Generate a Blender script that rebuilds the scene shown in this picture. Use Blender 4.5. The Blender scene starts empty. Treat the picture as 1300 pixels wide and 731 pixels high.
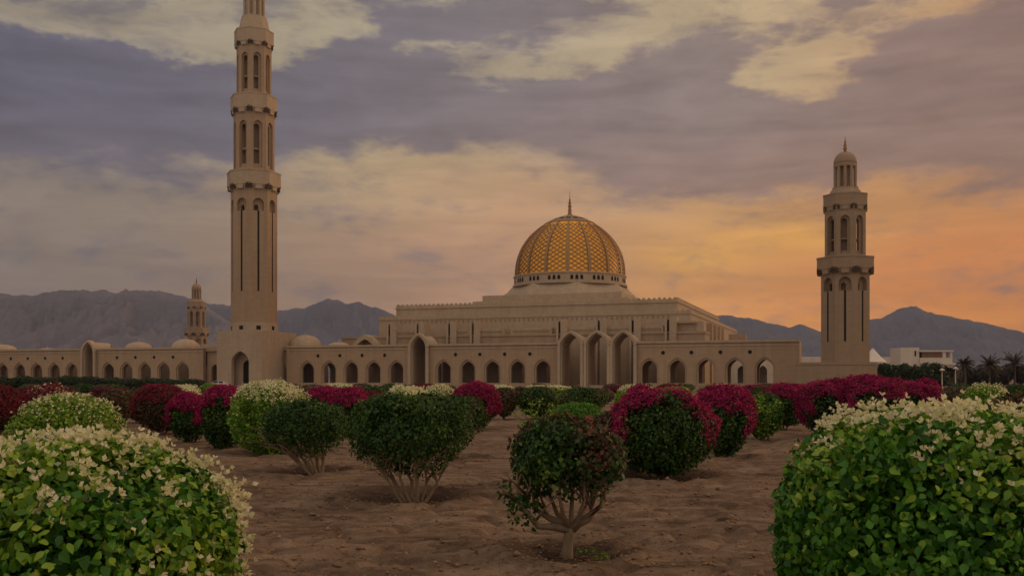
import bpy, math, random
import numpy as np
from mathutils import Vector, Matrix, noise

SC = bpy.context.scene
COL = SC.collection
PI = math.pi
rad = math.radians

# ------------------------------------------------------------------ camera
F = 1250.0                      # focal length in photo pixels (1300 wide)
HY = 482.0                      # photo row of the horizon
CZ = 1.7                        # eye height
cam_d = bpy.data.cameras.new('camera'); cam = bpy.data.objects.new('camera', cam_d); COL.objects.link(cam)
cam.location = (0, 0, CZ); cam.rotation_euler = (rad(90), 0, 0)
cam_d.sensor_width = 36; cam_d.lens = F / 1300 * 36; cam_d.shift_y = (HY - 365.5) / 1300
cam_d.clip_start = 0.1; cam_d.clip_end = 60000
SC.camera = cam
SC.view_settings.view_transform = 'Standard'; SC.view_settings.look = 'None'
SC.view_settings.exposure = 0.09; SC.view_settings.gamma = 1.0; SC.view_settings.use_curve_mapping = False

def s2l(c):
    return tuple(((x / 255) / 12.92 if x / 255 <= .04045 else ((x / 255 + .055) / 1.055) ** 2.4) for x in c)

# ------------------------------------------------------------------ world: sunset sky with a cloud deck, laid out by direction
SUN_AZ, SUN_EL = rad(63), rad(9)
W = bpy.data.worlds.new('World'); SC.world = W; W.use_nodes = True
nt = W.node_tree; nt.nodes.clear()
N = nt.nodes.new; L = nt.links.new
def inp(n, i, v):
    if isinstance(v, bpy.types.NodeSocket): L(v, n.inputs[i])
    else: n.inputs[i].default_value = v
def M(op, a, b=0.0, c=None, clamp=False):
    n = N('ShaderNodeMath'); n.operation = op; n.use_clamp = clamp; inp(n, 0, a); inp(n, 1, b)
    if c is not None: inp(n, 2, c)
    return n.outputs[0]
def VM(op, a, b=(0, 0, 0), out=0):
    n = N('ShaderNodeVectorMath'); n.operation = op; inp(n, 0, a)
    if op == 'SCALE': inp(n, 3, b)
    else: inp(n, 1, b)
    return n.outputs[out]
def CX(x, y, z):
    n = N('ShaderNodeCombineXYZ'); inp(n, 0, x); inp(n, 1, y); inp(n, 2, z); return n.outputs[0]
def NZ(vec, scale, detail=4, rough=.55, dist=0.0, out=0):
    n = N('ShaderNodeTexNoise'); L(vec, n.inputs['Vector']); n.inputs['Scale'].default_value = scale
    n.inputs['Detail'].default_value = detail; n.inputs['Roughness'].default_value = rough; n.inputs['Distortion'].default_value = dist
    return n.outputs[out]
def MR(v, a, b, c=0.0, d=1.0, smooth=True):
    n = N('ShaderNodeMapRange'); n.interpolation_type = 'SMOOTHSTEP' if smooth else 'LINEAR'
    inp(n, 0, v); inp(n, 1, a); inp(n, 2, b); inp(n, 3, c); inp(n, 4, d); return n.outputs[0]
tc = N('ShaderNodeTexCoord'); D = VM('NORMALIZE', tc.outputs['Generated'])
sp = N('ShaderNodeSeparateXYZ'); L(D, sp.inputs[0])
AZ = M('ARCTAN2', sp.outputs[0], sp.outputs[1]); EL = M('ARCSINE', sp.outputs[2])
P0 = CX(AZ, EL, 0.0)
nw = NZ(VM('MULTIPLY', D, (5, 5, 11)), 1.0, 5, .55, out=1)
nw2 = NZ(VM('MULTIPLY', D, (16, 16, 36)), 1.0, 5, .6, out=1)
warp = VM('MULTIPLY', VM('SUBTRACT', nw, (.5, .5, .5)), (.10, .045, 0))
warp2 = VM('MULTIPLY', VM('SUBTRACT', nw2, (.5, .5, .5)), (.07, .035, 0))
P1 = VM('ADD', P0, warp)
P2 = VM('ADD', P1, warp2)
def azel(px, py):
    return math.atan((px - 650) / F), math.atan((HY - py) / math.hypot(F, px - 650))
def gauss(P, px, py, rx, ry):
    a, e = azel(px, py)
    v = VM('MULTIPLY', VM('SUBTRACT', P, (a, e, 0)), (F / rx, F / ry, 0))
    d = VM('DOT_PRODUCT', v, v, out=1)
    return M('POWER', 2.71828, M('MULTIPLY', d, -1.0))
HZD, HZC = 1.0e-4, (.11, .112, .14)      # haze density and the light it scatters in: the sky is seen through it
def clearair(c, px, py):
    a, e = azel(px, py); L0 = min(5900 / max(.2, math.cos(a)), 640 / max(math.sin(e), 1e-3)); T_ = math.exp(-HZD * max(L0, 0))
    return tuple(max(.012, (q - h * (1 - T_)) / T_) for q, h in zip(s2l(c), HZC))
def blend(P, pts, gain=1.0):
    num = None; den = None
    for px, py, r, c in pts:
        rx, ry = r if isinstance(r, tuple) else (r, r)
        g = gauss(P, px, py, rx, ry)
        cv = VM('SCALE', CX(*[q * gain for q in clearair(c, px, py)]), g)
        num = cv if num is None else VM('ADD', num, cv)
        den = M('ADD', g, 1e-4 if den is None else den)
    inv = M('DIVIDE', 1.0, den)
    return VM('SCALE', num, inv)
GLOW = blend(P1, [
    (-150, 20, 260, (140, 130, 112)), (110, 15, 260, (146, 134, 114)), (420, 30, 200, (162, 148, 118)), (800, 50, 200, (166, 150, 122)),
    (1010, 60, 180, (170, 154, 122)), (1290, 30, 200, (142, 124, 104)), (420, 210, (150, 55), (168, 144, 110)), (560, 235, (140, 50), (170, 140, 106)),
    (60, 250, (240, 80), (112, 99, 95)), (120, 330, (260, 80), (116, 100, 91)), (300, 240, (90, 60), (136, 116, 100)), (390, 330, (150, 80), (138, 110, 92)), (600, 320, (150, 80), (168, 126, 100)),
    (860, 320, (130, 60), (186, 134, 78)), (880, 325, (46, 12), (206, 158, 76)), (1000, 300, (70, 16), (206, 156, 78)), (1000, 285, (130, 45), (188, 138, 76)), (1160, 250, (150, 40), (172, 124, 76)), (1250, 335, (190, 70), (182, 114, 48)), (1080, 360, (190, 55), (186, 120, 62)),
    (1290, 420, (200, 40), (178, 120, 72)), (870, 400, (200, 36), (188, 134, 86)), (1240, 215, (200, 70), (154, 116, 94)), (940, 215, (160, 50), (158, 122, 100)),
    (700, 270, (120, 50), (168, 128, 100)), (300, 410, (360, 36), (134, 108, 90)), (1900, 300, 500, (180, 116, 70)), (-700, 200, 500, (112, 106, 108)), (600, -500, 600, (132, 126, 118)),
    (2200, 100, 600, (176, 124, 78)), (-1600, 100, 900, (110, 106, 110))], 1.2)
CLOUD = blend(P1, [
    (-50, 110, 200, (80, 80, 96)), (130, 140, 160, (82, 82, 97)), (260, 130, 160, (90, 88, 101)), (420, 110, 130, (100, 97, 107)), (500, 170, 140, (103, 96, 104)), (600, 10, 140, (106, 102, 108)),
    (760, 150, 160, (120, 108, 110)), (930, 150, 160, (126, 112, 110)), (1120, 140, 160, (128, 109, 103)), (1290, 110, 180, (120, 103, 101)), (880, 60, 80, (128, 116, 112)),
    (1100, 225, (230, 50), (150, 116, 98)), (850, 230, (120, 40), (142, 116, 104)), (650, 220, (160, 50), (134, 112, 104)), (100, 205, (250, 40), (106, 97, 99)), (600, -500, 600, (112, 107, 112)),
    (2200, 100, 900, (130, 106, 96)), (-1600, 100, 1200, (92, 92, 106))], 1.13)
msk = None
for px, py, rx, ry, amp in [
    (-80, 118, 130, 66, 1.3), (50, 122, 100, 58, 1.25), (160, 138, 100, 56, 1.2), (270, 140, 100, 56, 1.15), (370, 120, 80, 44, 1.15), (450, 135, 80, 56, 1.1), (540, 150, 80, 52, 1.0),
    (620, 150, 110, 36, .95), (720, 150, 80, 34, .8), (470, 70, 60, 26, .7), (560, 105, 60, 20, .7), (770, 150, 90, 44, 1.0), (835, 120, 70, 44, 1.0), (905, 70, 40, 30, .9), (880, 100, 60, 34, .9), (900, 165, 100, 44, 1.1), (1010, 170, 110, 42, 1.1),
    (1020, 42, 46, 10, .8), (970, 60, 24, 12, .5), (1140, 130, 70, 44, 1.0), (1190, 75, 60, 26, .7), (1260, 120, 90, 66, 1.2), (1350, 90, 100, 80, 1.2), (1180, 165, 120, 44, 1.0), (450, 2, 50, 16, .8), (500, 25, 40, 30, .8), (570, 42, 50, 20, .9), (640, 30, 80, 26, 1.15), (720, 8, 80, 20, 1.1), (660, 60, 60, 12, .6), (1000, 222, 180, 34, .7), (820, 215, 90, 30, .6), (670, 225, 30, 14, .7),
    (330, 14, 36, 14, .6), (1090, 6, 60, 12, .5), (150, 78, 70, 20, .5), (740, 75, 30, 12, .4), (1090, 88, 26, 12, .5), (440, 60, 40, 8, .5), (515, 85, 60, 14, .6),
    (10, 6, 90, 26, -1.2), (110, 22, 60, 20, -.8), (190, 40, 60, 20, -.8), (270, 62, 60, 22, -.7), (330, 60, 50, 14, -.4), (780, 60, 50, 26, -.6), (560, 64, 60, 8, -.5), (415, 35, 60, 20, -.7), (960, 95, 40, 16, -.5), (1040, 105, 50, 20, -.5), (1060, 60, 50, 16, -.4), (400, 150, 70, 4, -.6), (480, 208, 70, 10, -.5), (560, 225, 90, 20, -.5), (680, 95, 50, 14, -.4),
    (500, -260, 500, 90, .8), (1500, -100, 300, 120, .8), (-400, 0, 300, 120, .8)]:
    g = M('MULTIPLY', gauss(P2, px, py, rx * 1.06, ry * 1.08), amp * .78)
    msk = g if msk is None else M('ADD', msk, g)
fine = NZ(VM('MULTIPLY', D, (11, 11, 30)), 1.0, 10, .60, .25)
puff = NZ(VM('MULTIPLY', D, (30, 30, 75)), 1.0, 8, .60, .2)
wisp = NZ(VM('MULTIPLY', D, (4, 4, 34)), 1.0, 8, .62, .8)
msk = M('ADD', msk, M('ADD', M('MULTIPLY', M('SUBTRACT', fine, .5), 2.0), M('MULTIPLY', M('SUBTRACT', puff, .5), 1.5)))
hi = M('MULTIPLY', MR(EL, .42, .75), MR(fine, .42, .6, 0, .9))          # broken cloud overhead
soft = MR(M('MULTIPLY', EL, -1.0), -.30, -.20, .0, .22)                 # edges are softer low down
mask = M('MAXIMUM', MR(msk, M('SUBTRACT', .12, soft), M('ADD', .86, soft)), hi)
veil = M('MULTIPLY', MR(NZ(VM('MULTIPLY', D, (14, 14, 34)), 1.0, 9, .62, .4), .42, .66), MR(EL, .17, .27, .0, .66))   # thin puffs over the glow
mask = M('MULTIPLY', M('MAXIMUM', mask, veil), .94)
mx = N('ShaderNodeMix'); mx.data_type = 'RGBA'; L(mask, mx.inputs[0]); L(GLOW, mx.inputs[6]); L(CLOUD, mx.inputs[7])
tone = M('ADD', MR(wisp, .25, .75, .86, 1.14), M('MULTIPLY', M('SUBTRACT', NZ(VM('MULTIPLY', D, (8, 8, 24)), 2.0, 9, .62), .5), M('ADD', .22, M('MULTIPLY', mask, .35))))
skyc = VM('SCALE', mx.outputs[2], tone)
# unseen eastern sky, raised above its true twilight brightness to light the facades
back = MR(sp.outputs[1], .35, -.35)
bc = N('ShaderNodeMix'); bc.data_type = 'RGBA'; L(M('MULTIPLY', back, 1.0), bc.inputs[0]); L(skyc, bc.inputs[6]); bc.inputs[7].default_value = (.46, .375, .30, 1)
zen = MR(EL, .45, 1.2, 1.0, 1.7)
skyf = VM('SCALE', bc.outputs[2], zen)
ns = N('ShaderNodeTexSky'); ns.sky_type = 'NISHITA'; ns.sun_disc = False; ns.sun_elevation = SUN_EL; ns.sun_rotation = SUN_AZ
ns.dust_density = 4; nsv = VM('SCALE', ns.outputs[0], 0.05)
mixs = VM('ADD', VM('SCALE', nsv, .02), skyf)
bg = N('ShaderNodeBackground'); L(mixs, bg.inputs[0]); bg.inputs[1].default_value = 1.0
wo = N('ShaderNodeOutputWorld'); L(bg.outputs[0], wo.inputs[0])

# low sun behind thin cloud, off to the right of the frame
sd = bpy.data.lights.new('sun', 'SUN'); sd.energy = 0.8; sd.angle = rad(12); sd.color = (1.0, .70, .42)
so = bpy.data.objects.new('sun', sd); COL.objects.link(so)
sdir = Vector((math.sin(SUN_AZ) * math.cos(SUN_EL), math.cos(SUN_AZ) * math.cos(SUN_EL), math.sin(SUN_EL)))
so.rotation_euler = sdir.to_track_quat('Z', 'Y').to_euler(); so.location = (60, 30, 60)

# ------------------------------------------------------------------ helpers
def tag(o, label=None, cat=None, group=None, kind=None):
    if label: o['label'] = label
    if cat: o['category'] = cat
    if group: o['group'] = group
    if kind: o['kind'] = kind
    return o
def link(o, parent=None):
    COL.objects.link(o)
    if parent is not None: o.parent = parent
    return o
def empty(name, loc, rz=0, label=None, cat=None, group=None):
    o = bpy.data.objects.new(name, None); o.location = loc; o.rotation_euler = (0, 0, rz); o.empty_display_size = .5
    link(o); return tag(o, label, cat, group)
def gx(px, Y): return (px - 650) / F * Y
def gz(py, Y): return CZ + (HY - py) / F * Y

class MB:
    def __init__(s): s.v = []; s.f = []
    def add(s, vs, fs):
        n = len(s.v); s.v += [tuple(v) for v in vs]; s.f += [tuple(i + n for i in f) for f in fs]
    def quad(s, a, b, c, d): s.add([a, b, c, d], [(0, 1, 2, 3)])
    def box(s, x0, x1, y0, y1, z0, z1, M_=None):
        vs = [(x, y, z) for z in (z0, z1) for y in (y0, y1) for x in (x0, x1)]
        if M_ is not None: vs = [tuple(M_ @ Vector(v)) for v in vs]
        s.add(vs, [(0, 2, 3, 1), (4, 5, 7, 6), (0, 1, 5, 4), (1, 3, 7, 5), (3, 2, 6, 7), (2, 0, 4, 6)])
    def prism(s, ring, z0, z1, ring2=None):
        r2 = ring2 or ring; n = len(ring)
        vs = [(x, y, z0) for x, y in ring] + [(x, y, z1) for x, y in r2]
        s.add(vs, [(i, (i + 1) % n, n + (i + 1) % n, n + i) for i in range(n)] + [tuple(range(n))[::-1], tuple(range(n, 2 * n))])
    def lathe(s, prof, n=32, c=(0, 0), rot=0, cap=True):
        vs = []; fs = []
        for r, z in prof:
            for i in range(n):
                a = rot + 2 * PI * i / n; vs.append((c[0] + r * math.cos(a), c[1] + r * math.sin(a), z))
        for k in range(len(prof) - 1):
            for i in range(n):
                j = (i + 1) % n; fs.append((k * n + i, k * n + j, (k + 1) * n + j, (k + 1) * n + i))
        if cap:
            fs.append(tuple(range(n))[::-1]); fs.append(tuple(range((len(prof) - 1) * n, len(prof) * n)))
        s.add(vs, fs)
    def tube(s, pts, rs, n=6):
        pts = [Vector(p) for p in pts]; vs = []; fs = []
        for k, p in enumerate(pts):
            t = (pts[min(k + 1, len(pts) - 1)] - pts[max(k - 1, 0)])
            if t.length < 1e-6: t = Vector((0, 0, 1))
            t.normalize()
            a = t.cross(Vector((.3, .1, 1)) if abs(t.z) < .9 else Vector((1, .2, 0))).normalized(); b = t.cross(a)
            for i in range(n):
                w = 2 * PI * i / n; vs.append(p + (a * math.cos(w) + b * math.sin(w)) * rs[k])
        for k in range(len(pts) - 1):
            for i in range(n):
                j = (i + 1) % n; fs.append((k * n + i, k * n + j, (k + 1) * n + j, (k + 1) * n + i))
        fs.append(tuple(range(n))[::-1]); fs.append(tuple(range((len(pts) - 1) * n, len(pts) * n)))
        s.add(vs, fs)
    def build(s, name, mat, parent=None, smooth=False, **kw):
        me = bpy.data.meshes.new(name); me.from_pydata(s.v, [], s.f); me.update()
        if smooth: me.polygons.foreach_set('use_smooth', [True] * len(me.polygons))
        me.materials.append(mat)
        o = bpy.data.objects.new(name, me); link(o, parent); return tag(o, **kw)

def np_mesh(name, V, Fc, mat, parent=None, smooth=False, mats=None, midx=None):
    """V (n,3); Fc (m,k) same-size faces"""
    me = bpy.data.meshes.new(name); k = Fc.shape[1]; m = len(Fc)
    me.vertices.add(len(V)); me.vertices.foreach_set('co', np.ascontiguousarray(V, dtype=np.float32).ravel())
    me.loops.add(m * k); me.loops.foreach_set('vertex_index', np.ascontiguousarray(Fc, dtype=np.int32).ravel())
    me.polygons.add(m); me.polygons.foreach_set('loop_start', np.arange(0, m * k, k, dtype=np.int32))
    if smooth: me.polygons.foreach_set('use_smooth', np.ones(m, dtype=bool))
    for mm in (mats or [mat]): me.materials.append(mm)
    if midx is not None: me.polygons.foreach_set('material_index', np.ascontiguousarray(midx, dtype=np.int32))
    me.update(calc_edges=True); me.validate()
    o = bpy.data.objects.new(name, me); link(o, parent); return o

# ------------------------------------------------------------------ materials
class MT:
    def __init__(s, name, rough=.85, spec=.3):
        s.m = bpy.data.materials.new(name); s.m.use_nodes = True; s.t = s.m.node_tree; s.b = s.t.nodes['Principled BSDF']
        s.b.inputs['Roughness'].default_value = rough; s.b.inputs['Specular IOR Level'].default_value = spec
    def n(s, k, **a):
        x = s.t.nodes.new(k)
        for q, v in a.items(): setattr(x, q, v)
        return x
    def l(s, a, b): s.t.links.new(a, b)
    def coord(s, k='Object', scale=(1, 1, 1)):
        c = s.n('ShaderNodeTexCoord'); m = s.n('ShaderNodeMapping'); s.l(c.outputs[k], m.inputs[0]); m.inputs['Scale'].default_value = scale; return m.outputs[0]
    def noise(s, v, sc, de=4, ro=.55, out=0, di=0.0):
        x = s.n('ShaderNodeTexNoise'); s.l(v, x.inputs['Vector']); x.inputs['Scale'].default_value = sc; x.inputs['Detail'].default_value = de
        x.inputs['Roughness'].default_value = ro; x.inputs['Distortion'].default_value = di; return x.outputs[out]
    def ramp(s, f, stops):
        x = s.n('ShaderNodeValToRGB'); s.l(f, x.inputs[0]); e = x.color_ramp.elements
        while len(e) < len(stops): e.new(.5)
        for i, (p, c) in enumerate(stops): e[i].position = p; e[i].color = (*c, 1)
        return x.outputs[0]
    def mix(s, f, a, b, mode='MIX'):
        x = s.n('ShaderNodeMix', data_type='RGBA', blend_type=mode)
        for i, v in ((0, f), (6, a), (7, b)):
            if isinstance(v, bpy.types.NodeSocket): s.l(v, x.inputs[i])
            else: x.inputs[i].default_value = v if i == 0 else (*v, 1)
        return x.outputs[2]
    def bump(s, h, st, dist):
        x = s.n('ShaderNodeBump'); s.l(h, x.inputs['Height']); x.inputs['Strength'].default_value = st; x.inputs['Distance'].default_value = dist
        s.l(x.outputs[0], s.b.inputs['Normal'])
    def base(s, c):
        if isinstance(c, bpy.types.NodeSocket): s.l(c, s.b.inputs['Base Color'])
        else: s.b.inputs['Base Color'].default_value = (*c, 1)

def stone(name, c, var=.12, block=(1.4, .55), big=.05):
    m = MT(name, .85, .25)
    co = m.n('ShaderNodeTexCoord'); sx = m.n('ShaderNodeSeparateXYZ'); m.l(co.outputs['Object'], sx.inputs[0])
    ad = m.n('ShaderNodeMath', operation='ADD'); m.l(sx.outputs[0], ad.inputs[0]); m.l(sx.outputs[1], ad.inputs[1])
    cx = m.n('ShaderNodeCombineXYZ'); m.l(ad.outputs[0], cx.inputs[0]); m.l(sx.outputs[2], cx.inputs[1])
    br = m.n('ShaderNodeTexBrick'); m.l(cx.outputs[0], br.inputs['Vector']); br.inputs['Scale'].default_value = 1
    br.inputs['Brick Width'].default_value = block[0]; br.inputs['Row Height'].default_value = block[1]; br.inputs['Mortar Size'].default_value = .02
    d = 1 - var; u = 1 + var * .6
    br.inputs['Color1'].default_value = (c[0] * d, c[1] * d, c[2] * d, 1); br.inputs['Color2'].default_value = (min(1, c[0] * u), min(1, c[1] * u), min(1, c[2] * u), 1)
    br.inputs['Mortar'].default_value = (c[0] * .7, c[1] * .68, c[2] * .65, 1)
    g = m.noise(co.outputs['Object'], big, 6, .65)
    w = m.noise(m.coord('Object', (.9, .9, .07)), 1.0, 5, .65)       # streaks of weathering running down
    col = m.mix(.55, br.outputs[0], m.ramp(g, [(.3, tuple(x * .86 for x in c)), (.7, tuple(min(1, x * 1.1) for x in c))]))
    wr = m.ramp(w, [(.35, (.78, .74, .70)), (.62, (1, 1, 1))])
    col = m.mix(.5, col, wr, 'MULTIPLY')
    m.base(col); m.bump(br.outputs['Fac'], .25, .02); return m.m
STONE = stone('sandstone', (.43, .315, .215))
STONE2 = stone('pale_limestone', (.49, .385, .28))
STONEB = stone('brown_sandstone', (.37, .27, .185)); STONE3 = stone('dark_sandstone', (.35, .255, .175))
PLASTER = stone('plaster', (.46, .345, .245), .05, (3, 1.6))
WHITEW = stone('white_render', (.72, .64, .54), .03, (4, 3))
def plain(name, c, rough=.7, metal=0.0, em=None, es=0, var=.15, sc=3):
    m = MT(name, rough); v = m.coord(); n_ = m.noise(v, sc, 4)
    m.base(m.ramp(n_, [(.3, tuple(x * (1 - var) for x in c)), (.7, tuple(min(1, x * (1 + var)) for x in c))]))
    m.b.inputs['Metallic'].default_value = metal
    if em: m.b.inputs['Emission Color'].default_value = (*em, 1); m.b.inputs['Emission Strength'].default_value = es
    return m.m
DARK = plain('dark_opening', (.02, .015, .012), .9)
GOLD = plain('aged_brass', (.30, .17, .07), .5, .3)
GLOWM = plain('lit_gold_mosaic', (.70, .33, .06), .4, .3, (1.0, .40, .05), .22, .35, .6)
LATT = plain('gilded_lattice', (.30, .17, .07), .5, .2)
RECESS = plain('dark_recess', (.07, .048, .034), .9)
RIBM = plain('bronzed_rib', (.34, .225, .12), .5, .1)
BARK = None
def bark(name, c):
    m = MT(name, .9, .2); v = m.coord('Object', (1, 1, .35)); n_ = m.noise(v, 22, 6, .7); n2 = m.noise(m.coord(), 3, 3)
    m.base(m.mix(.5, m.ramp(n_, [(.3, tuple(x * .55 for x in c)), (.7, tuple(x * 1.3 for x in c))]), m.ramp(n2, [(.3, tuple(x * .8 for x in c)), (.7, tuple(x * 1.1 for x in c))])))
    m.bump(n_, .6, .01); return m.m
BARK = bark('bark', (.26, .19, .13)); BARKP = bark('pale_bark', (.36, .27, .18)); BARKD = bark('dark_bark', (.15, .105, .075))
def leafmat(name, cs, trans=.25, rough=.5):
    """cs: list of (pos, colour) over the random value of each leaf"""
    m = MT(name, rough, .35); ge = m.n('ShaderNodeNewGeometry'); co = m.coord()
    big = m.noise(co, 2.2, 3); a = m.n('ShaderNodeMath', operation='MULTIPLY_ADD')
    m.l(big, a.inputs[0]); a.inputs[1].default_value = .9; a.inputs[2].default_value = -.45
    s_ = m.n('ShaderNodeMath', operation='ADD', use_clamp=True); m.l(ge.outputs['Random Per Island'], s_.inputs[0]); m.l(a.outputs[0], s_.inputs[1])
    c = m.ramp(s_.outputs[0], cs); m.base(c)
    tr = m.n('ShaderNodeBsdfTranslucent'); m.l(c, tr.inputs[0]); mx_ = m.n('ShaderNodeMixShader'); mx_.inputs[0].default_value = trans
    out = m.t.nodes['Material Output']; m.l(m.b.outputs[0], mx_.inputs[1]); m.l(tr.outputs[0], mx_.inputs[2]); m.l(mx_.outputs[0], out.inputs[0])
    return m.m
LF_LIGHT = leafmat('light_leaf', [(0, (.060, .15, .010)), (.45, (.15, .31, .018)), (.8, (.28, .43, .034)), (1, (.42, .52, .08))])
LF_MID = leafmat('green_leaf', [(0, (.020, .090, .008)), (.5, (.055, .20, .013)), (.85, (.13, .33, .022)), (1, (.28, .45, .045))])
LF_DARK = leafmat('dark_leaf', [(0, (.012, .042, .006)), (.5, (.026, .085, .009)), (.9, (.060, .14, .016)), (1, (.14, .20, .022))])
LF_BRT = leafmat('bright_leaf', [(0, (.04, .14, .01)), (.6, (.09, .26, .015)), (1, (.16, .34, .03))])
LF_RED = leafmat('rusty_leaf', [(0, (.030, .040, .012)), (.5, (.075, .065, .025)), (.8, (.14, .06, .035)), (1, (.22, .04, .03))])
LF_BRN = leafmat('olive_leaf', [(0, (.05, .045, .02)), (.5, (.11, .085, .04)), (1, (.19, .13, .065))])
LF_TREE = leafmat('tree_leaf', [(0, (.010, .024, .006)), (.6, (.022, .050, .010)), (1, (.045, .08, .018))], .15)
LF_GROVE = leafmat('grove_leaf', [(0, (.045, .036, .018)), (.6, (.075, .06, .03)), (1, (.11, .085, .045))], .1)
FL_WHITE = leafmat('cream_bract', [(0, (.58, .58, .27)), (.35, (.78, .74, .44)), (1, (.92, .86, .64))], .35, .6)
FL_MAG = leafmat('magenta_bract', [(0, (.17, .004, .04)), (.4, (.33, .006, .09)), (.8, (.46, .010, .14)), (1, (.52, .05, .13))], .3, .6)
FL_DRED = leafmat('crimson_bract', [(0, (.10, .008, .02)), (.6, (.20, .012, .035)), (1, (.34, .03, .05))], .3, .6)
FL_RED = leafmat('red_bract', [(0, (.22, .02, .03)), (.6, (.42, .03, .05)), (1, (.55, .10, .09))], .3, .6)

# ------------------------------------------------------------------ ground
BUSH = []          # filled below: (X, Y, W) used by the ground relief
# kind, centre px, top px row, half width px, depth Y (m)
def base_Y(b): return CZ * F / (b - HY)
NEAR = [  # name key, cx, top, halfw, Y, kind, clear, seed, label
 ('w', 66, 556, 232, 5.6, 'white_near', 'big cream flowered bougainvillea bush filling the lower left corner'),
 ('w', 1200, 519, 208, 6.0, 'white_near2', 'big cream flowered bougainvillea bush filling the lower right corner'),
 ('w', 85, 499, 71, 14.5, 'white_light', 'pale green clipped mound peeping over the big lower left bush'),
 ('w', 341, 487, 53, 22.8, 'white_round', 'round cream topped bush before the tall tower, left of a dark one'),
 ('g', 387, 511, 54, 18.3, 'vase_green', 'dark green clipped shrub with slanting bare stems, nearer than the cream topped bush'),
 ('g', 516, 506, 73, 14.4, 'vase_big', 'dark green vase shaped shrub with pale forked stems at centre left'),
 ('g', 585, 502, 31, 22.0, 'vase_small', 'leaning green shrub just behind the vase shaped one'),
 ('r', 722, 530, 72, 9.7, 'small_tree', 'small open crowned shrub on a bare trunk in the centre foreground'),
 ('m', 840, 494, 64, 17.3, 'mag_green', 'large bush with a magenta cap and dark green face, right of centre'),
 ('m', 918, 492, 37, 22.0, 'mag', 'magenta arched bush right behind the largest magenta capped one'),
 ('g', 970, 499, 25, 28.5, 'green_round', 'plain green round bush between two magenta ones right of centre'),
 ('m', 996, 490, 29, 33.5, 'mag', 'magenta bush behind the plain green round one'),
 ('m', 1052, 484, 38, 30.0, 'mag', 'magenta bush at left end of the long bank by the right tower'),
 ('m', 1108, 480, 40, 28.5, 'mag', 'tallest magenta bush in the bank below the right tower base'),
 ('m', 1160, 485, 34, 29.5, 'mag', 'magenta bush at right end of the bank, before the dark trees'),
 ('w', 1249, 487, 32, 27.0, 'white_loose', 'loose cream flowered bush behind the big lower right bush'),
 ('r', 1296, 497, 42, 20.0, 'red_dark', 'dark reddish bush cut by the right edge with magenta sprays'),
 ('m', 64, 489, 31, 27.0, 'mag_rim', 'magenta bush with a pale rim behind the pale green mound'),
 ('r', -4, 490, 26, 31.0, 'dred', 'dark crimson bush at the left edge'),
 ('m', 28, 500, 17, 36.0, 'dred2', 'low crimson bush between the left edge one and the pale rimmed one'),
 ('r', 205, 490, 33, 31.0, 'dred', 'dark crimson topped bush left of the pale rimmed magenta pair'),
 ('w', 231, 494, 24, 34.0, 'white_round2', 'pale rimmed bush hidden behind the magenta bush left of the tall tower'),
 ('m', 240, 499, 23, 27.2, 'mag', 'left one of two magenta bushes left of the tall tower base'),
 ('m', 285, 491, 28, 24.8, 'mag_dark', 'right one of two magenta bushes, touching the cream topped round bush'),
 ('m', 412, 492, 26, 36.0, 'mag', 'magenta bush behind the dark green shrub with slanting stems'),
 ('m', 444, 495, 27, 29.5, 'mag', 'magenta bush in the gap between the two dark green shrubs'),
 ('w', 428, 488, 30, 46.0, 'white_round2', 'cream topped bush peeping over the magenta pair left of centre'),
 ('r', 472, 498, 18, 42.0, 'dred', 'dull crimson bush left of the twin cream bushes'),
 ('w', 517, 492, 34, 25.5, 'white_top', 'cream topped bush rising behind the vase shaped shrub'),
 ('w', 558, 490, 21, 36.0, 'white_top', 'smaller cream topped bush right of its twin behind the vase shaped shrub'),
 ('m', 604, 489, 28, 34.0, 'mag', 'magenta bush at left side of the open sandy aisle'),
 ('b', 640, 491, 16, 43.0, 'brown', 'rusty olive bush touching the magenta one by the sandy aisle'),
 ('b', 661, 491, 14, 58.0, 'brown', 'small rusty bush at the far end of the sandy aisle'),
 ('g', 684, 490, 24, 43.0, 'green_dark', 'dark green dome bush right of the sandy aisle'),
 ('g', 742, 492, 32, 52.0, 'green_dark', 'wide dark green bush below the triple portal'),
 ('g', 733, 511, 34, 34.0, 'bright', 'low bright green bush behind the small bare trunked shrub'),
 ('w', 806, 490, 26, 38.0, 'white_top', 'pale topped bush peeping out left behind the largest magenta cap'),
 ('b', 775, 521, 30, 17.9, 'brown_red', 'reddish bush between the bare trunked shrub and the magenta cap'),
 ('b', 146, 494, 24, 36.0, 'brown', 'rusty brown mound behind the pale green mound, left one'),
 ('b', 176, 492, 22, 39.0, 'brown', 'rusty brown mound beside the dark crimson topped bush'),
]
def dims(e):
    k, cx, top, hw, Y, kind, lab = e
    X = gx(cx, Y); H = gz(top, Y); Wd = 2 * hw / F * Y
    return X, Y, Wd, H
basins = [(dims(e)[0], dims(e)[1], dims(e)[2]) for e in NEAR if e[4] < 26]
rs = np.random.RandomState(5)
def vnoise2(X, Y, seed):      # smooth value noise in numpy
    xi = np.floor(X).astype(np.int64); yi = np.floor(Y).astype(np.int64); fx = X - xi; fy = Y - yi
    fx = fx * fx * (3 - 2 * fx); fy = fy * fy * (3 - 2 * fy)
    def h(a, b):
        n_ = (a * 374761393 + b * 668265263 + seed * 1442695041) & 0xffffffff
        n_ = ((n_ ^ (n_ >> 13)) * 1274126177) & 0xffffffff
        return ((n_ ^ (n_ >> 16)) & 0xffff) / 65535.0
    return (h(xi, yi) * (1 - fx) + h(xi + 1, yi) * fx) * (1 - fy) + (h(xi, yi + 1) * (1 - fx) + h(xi + 1, yi + 1) * fx) * fy
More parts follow.
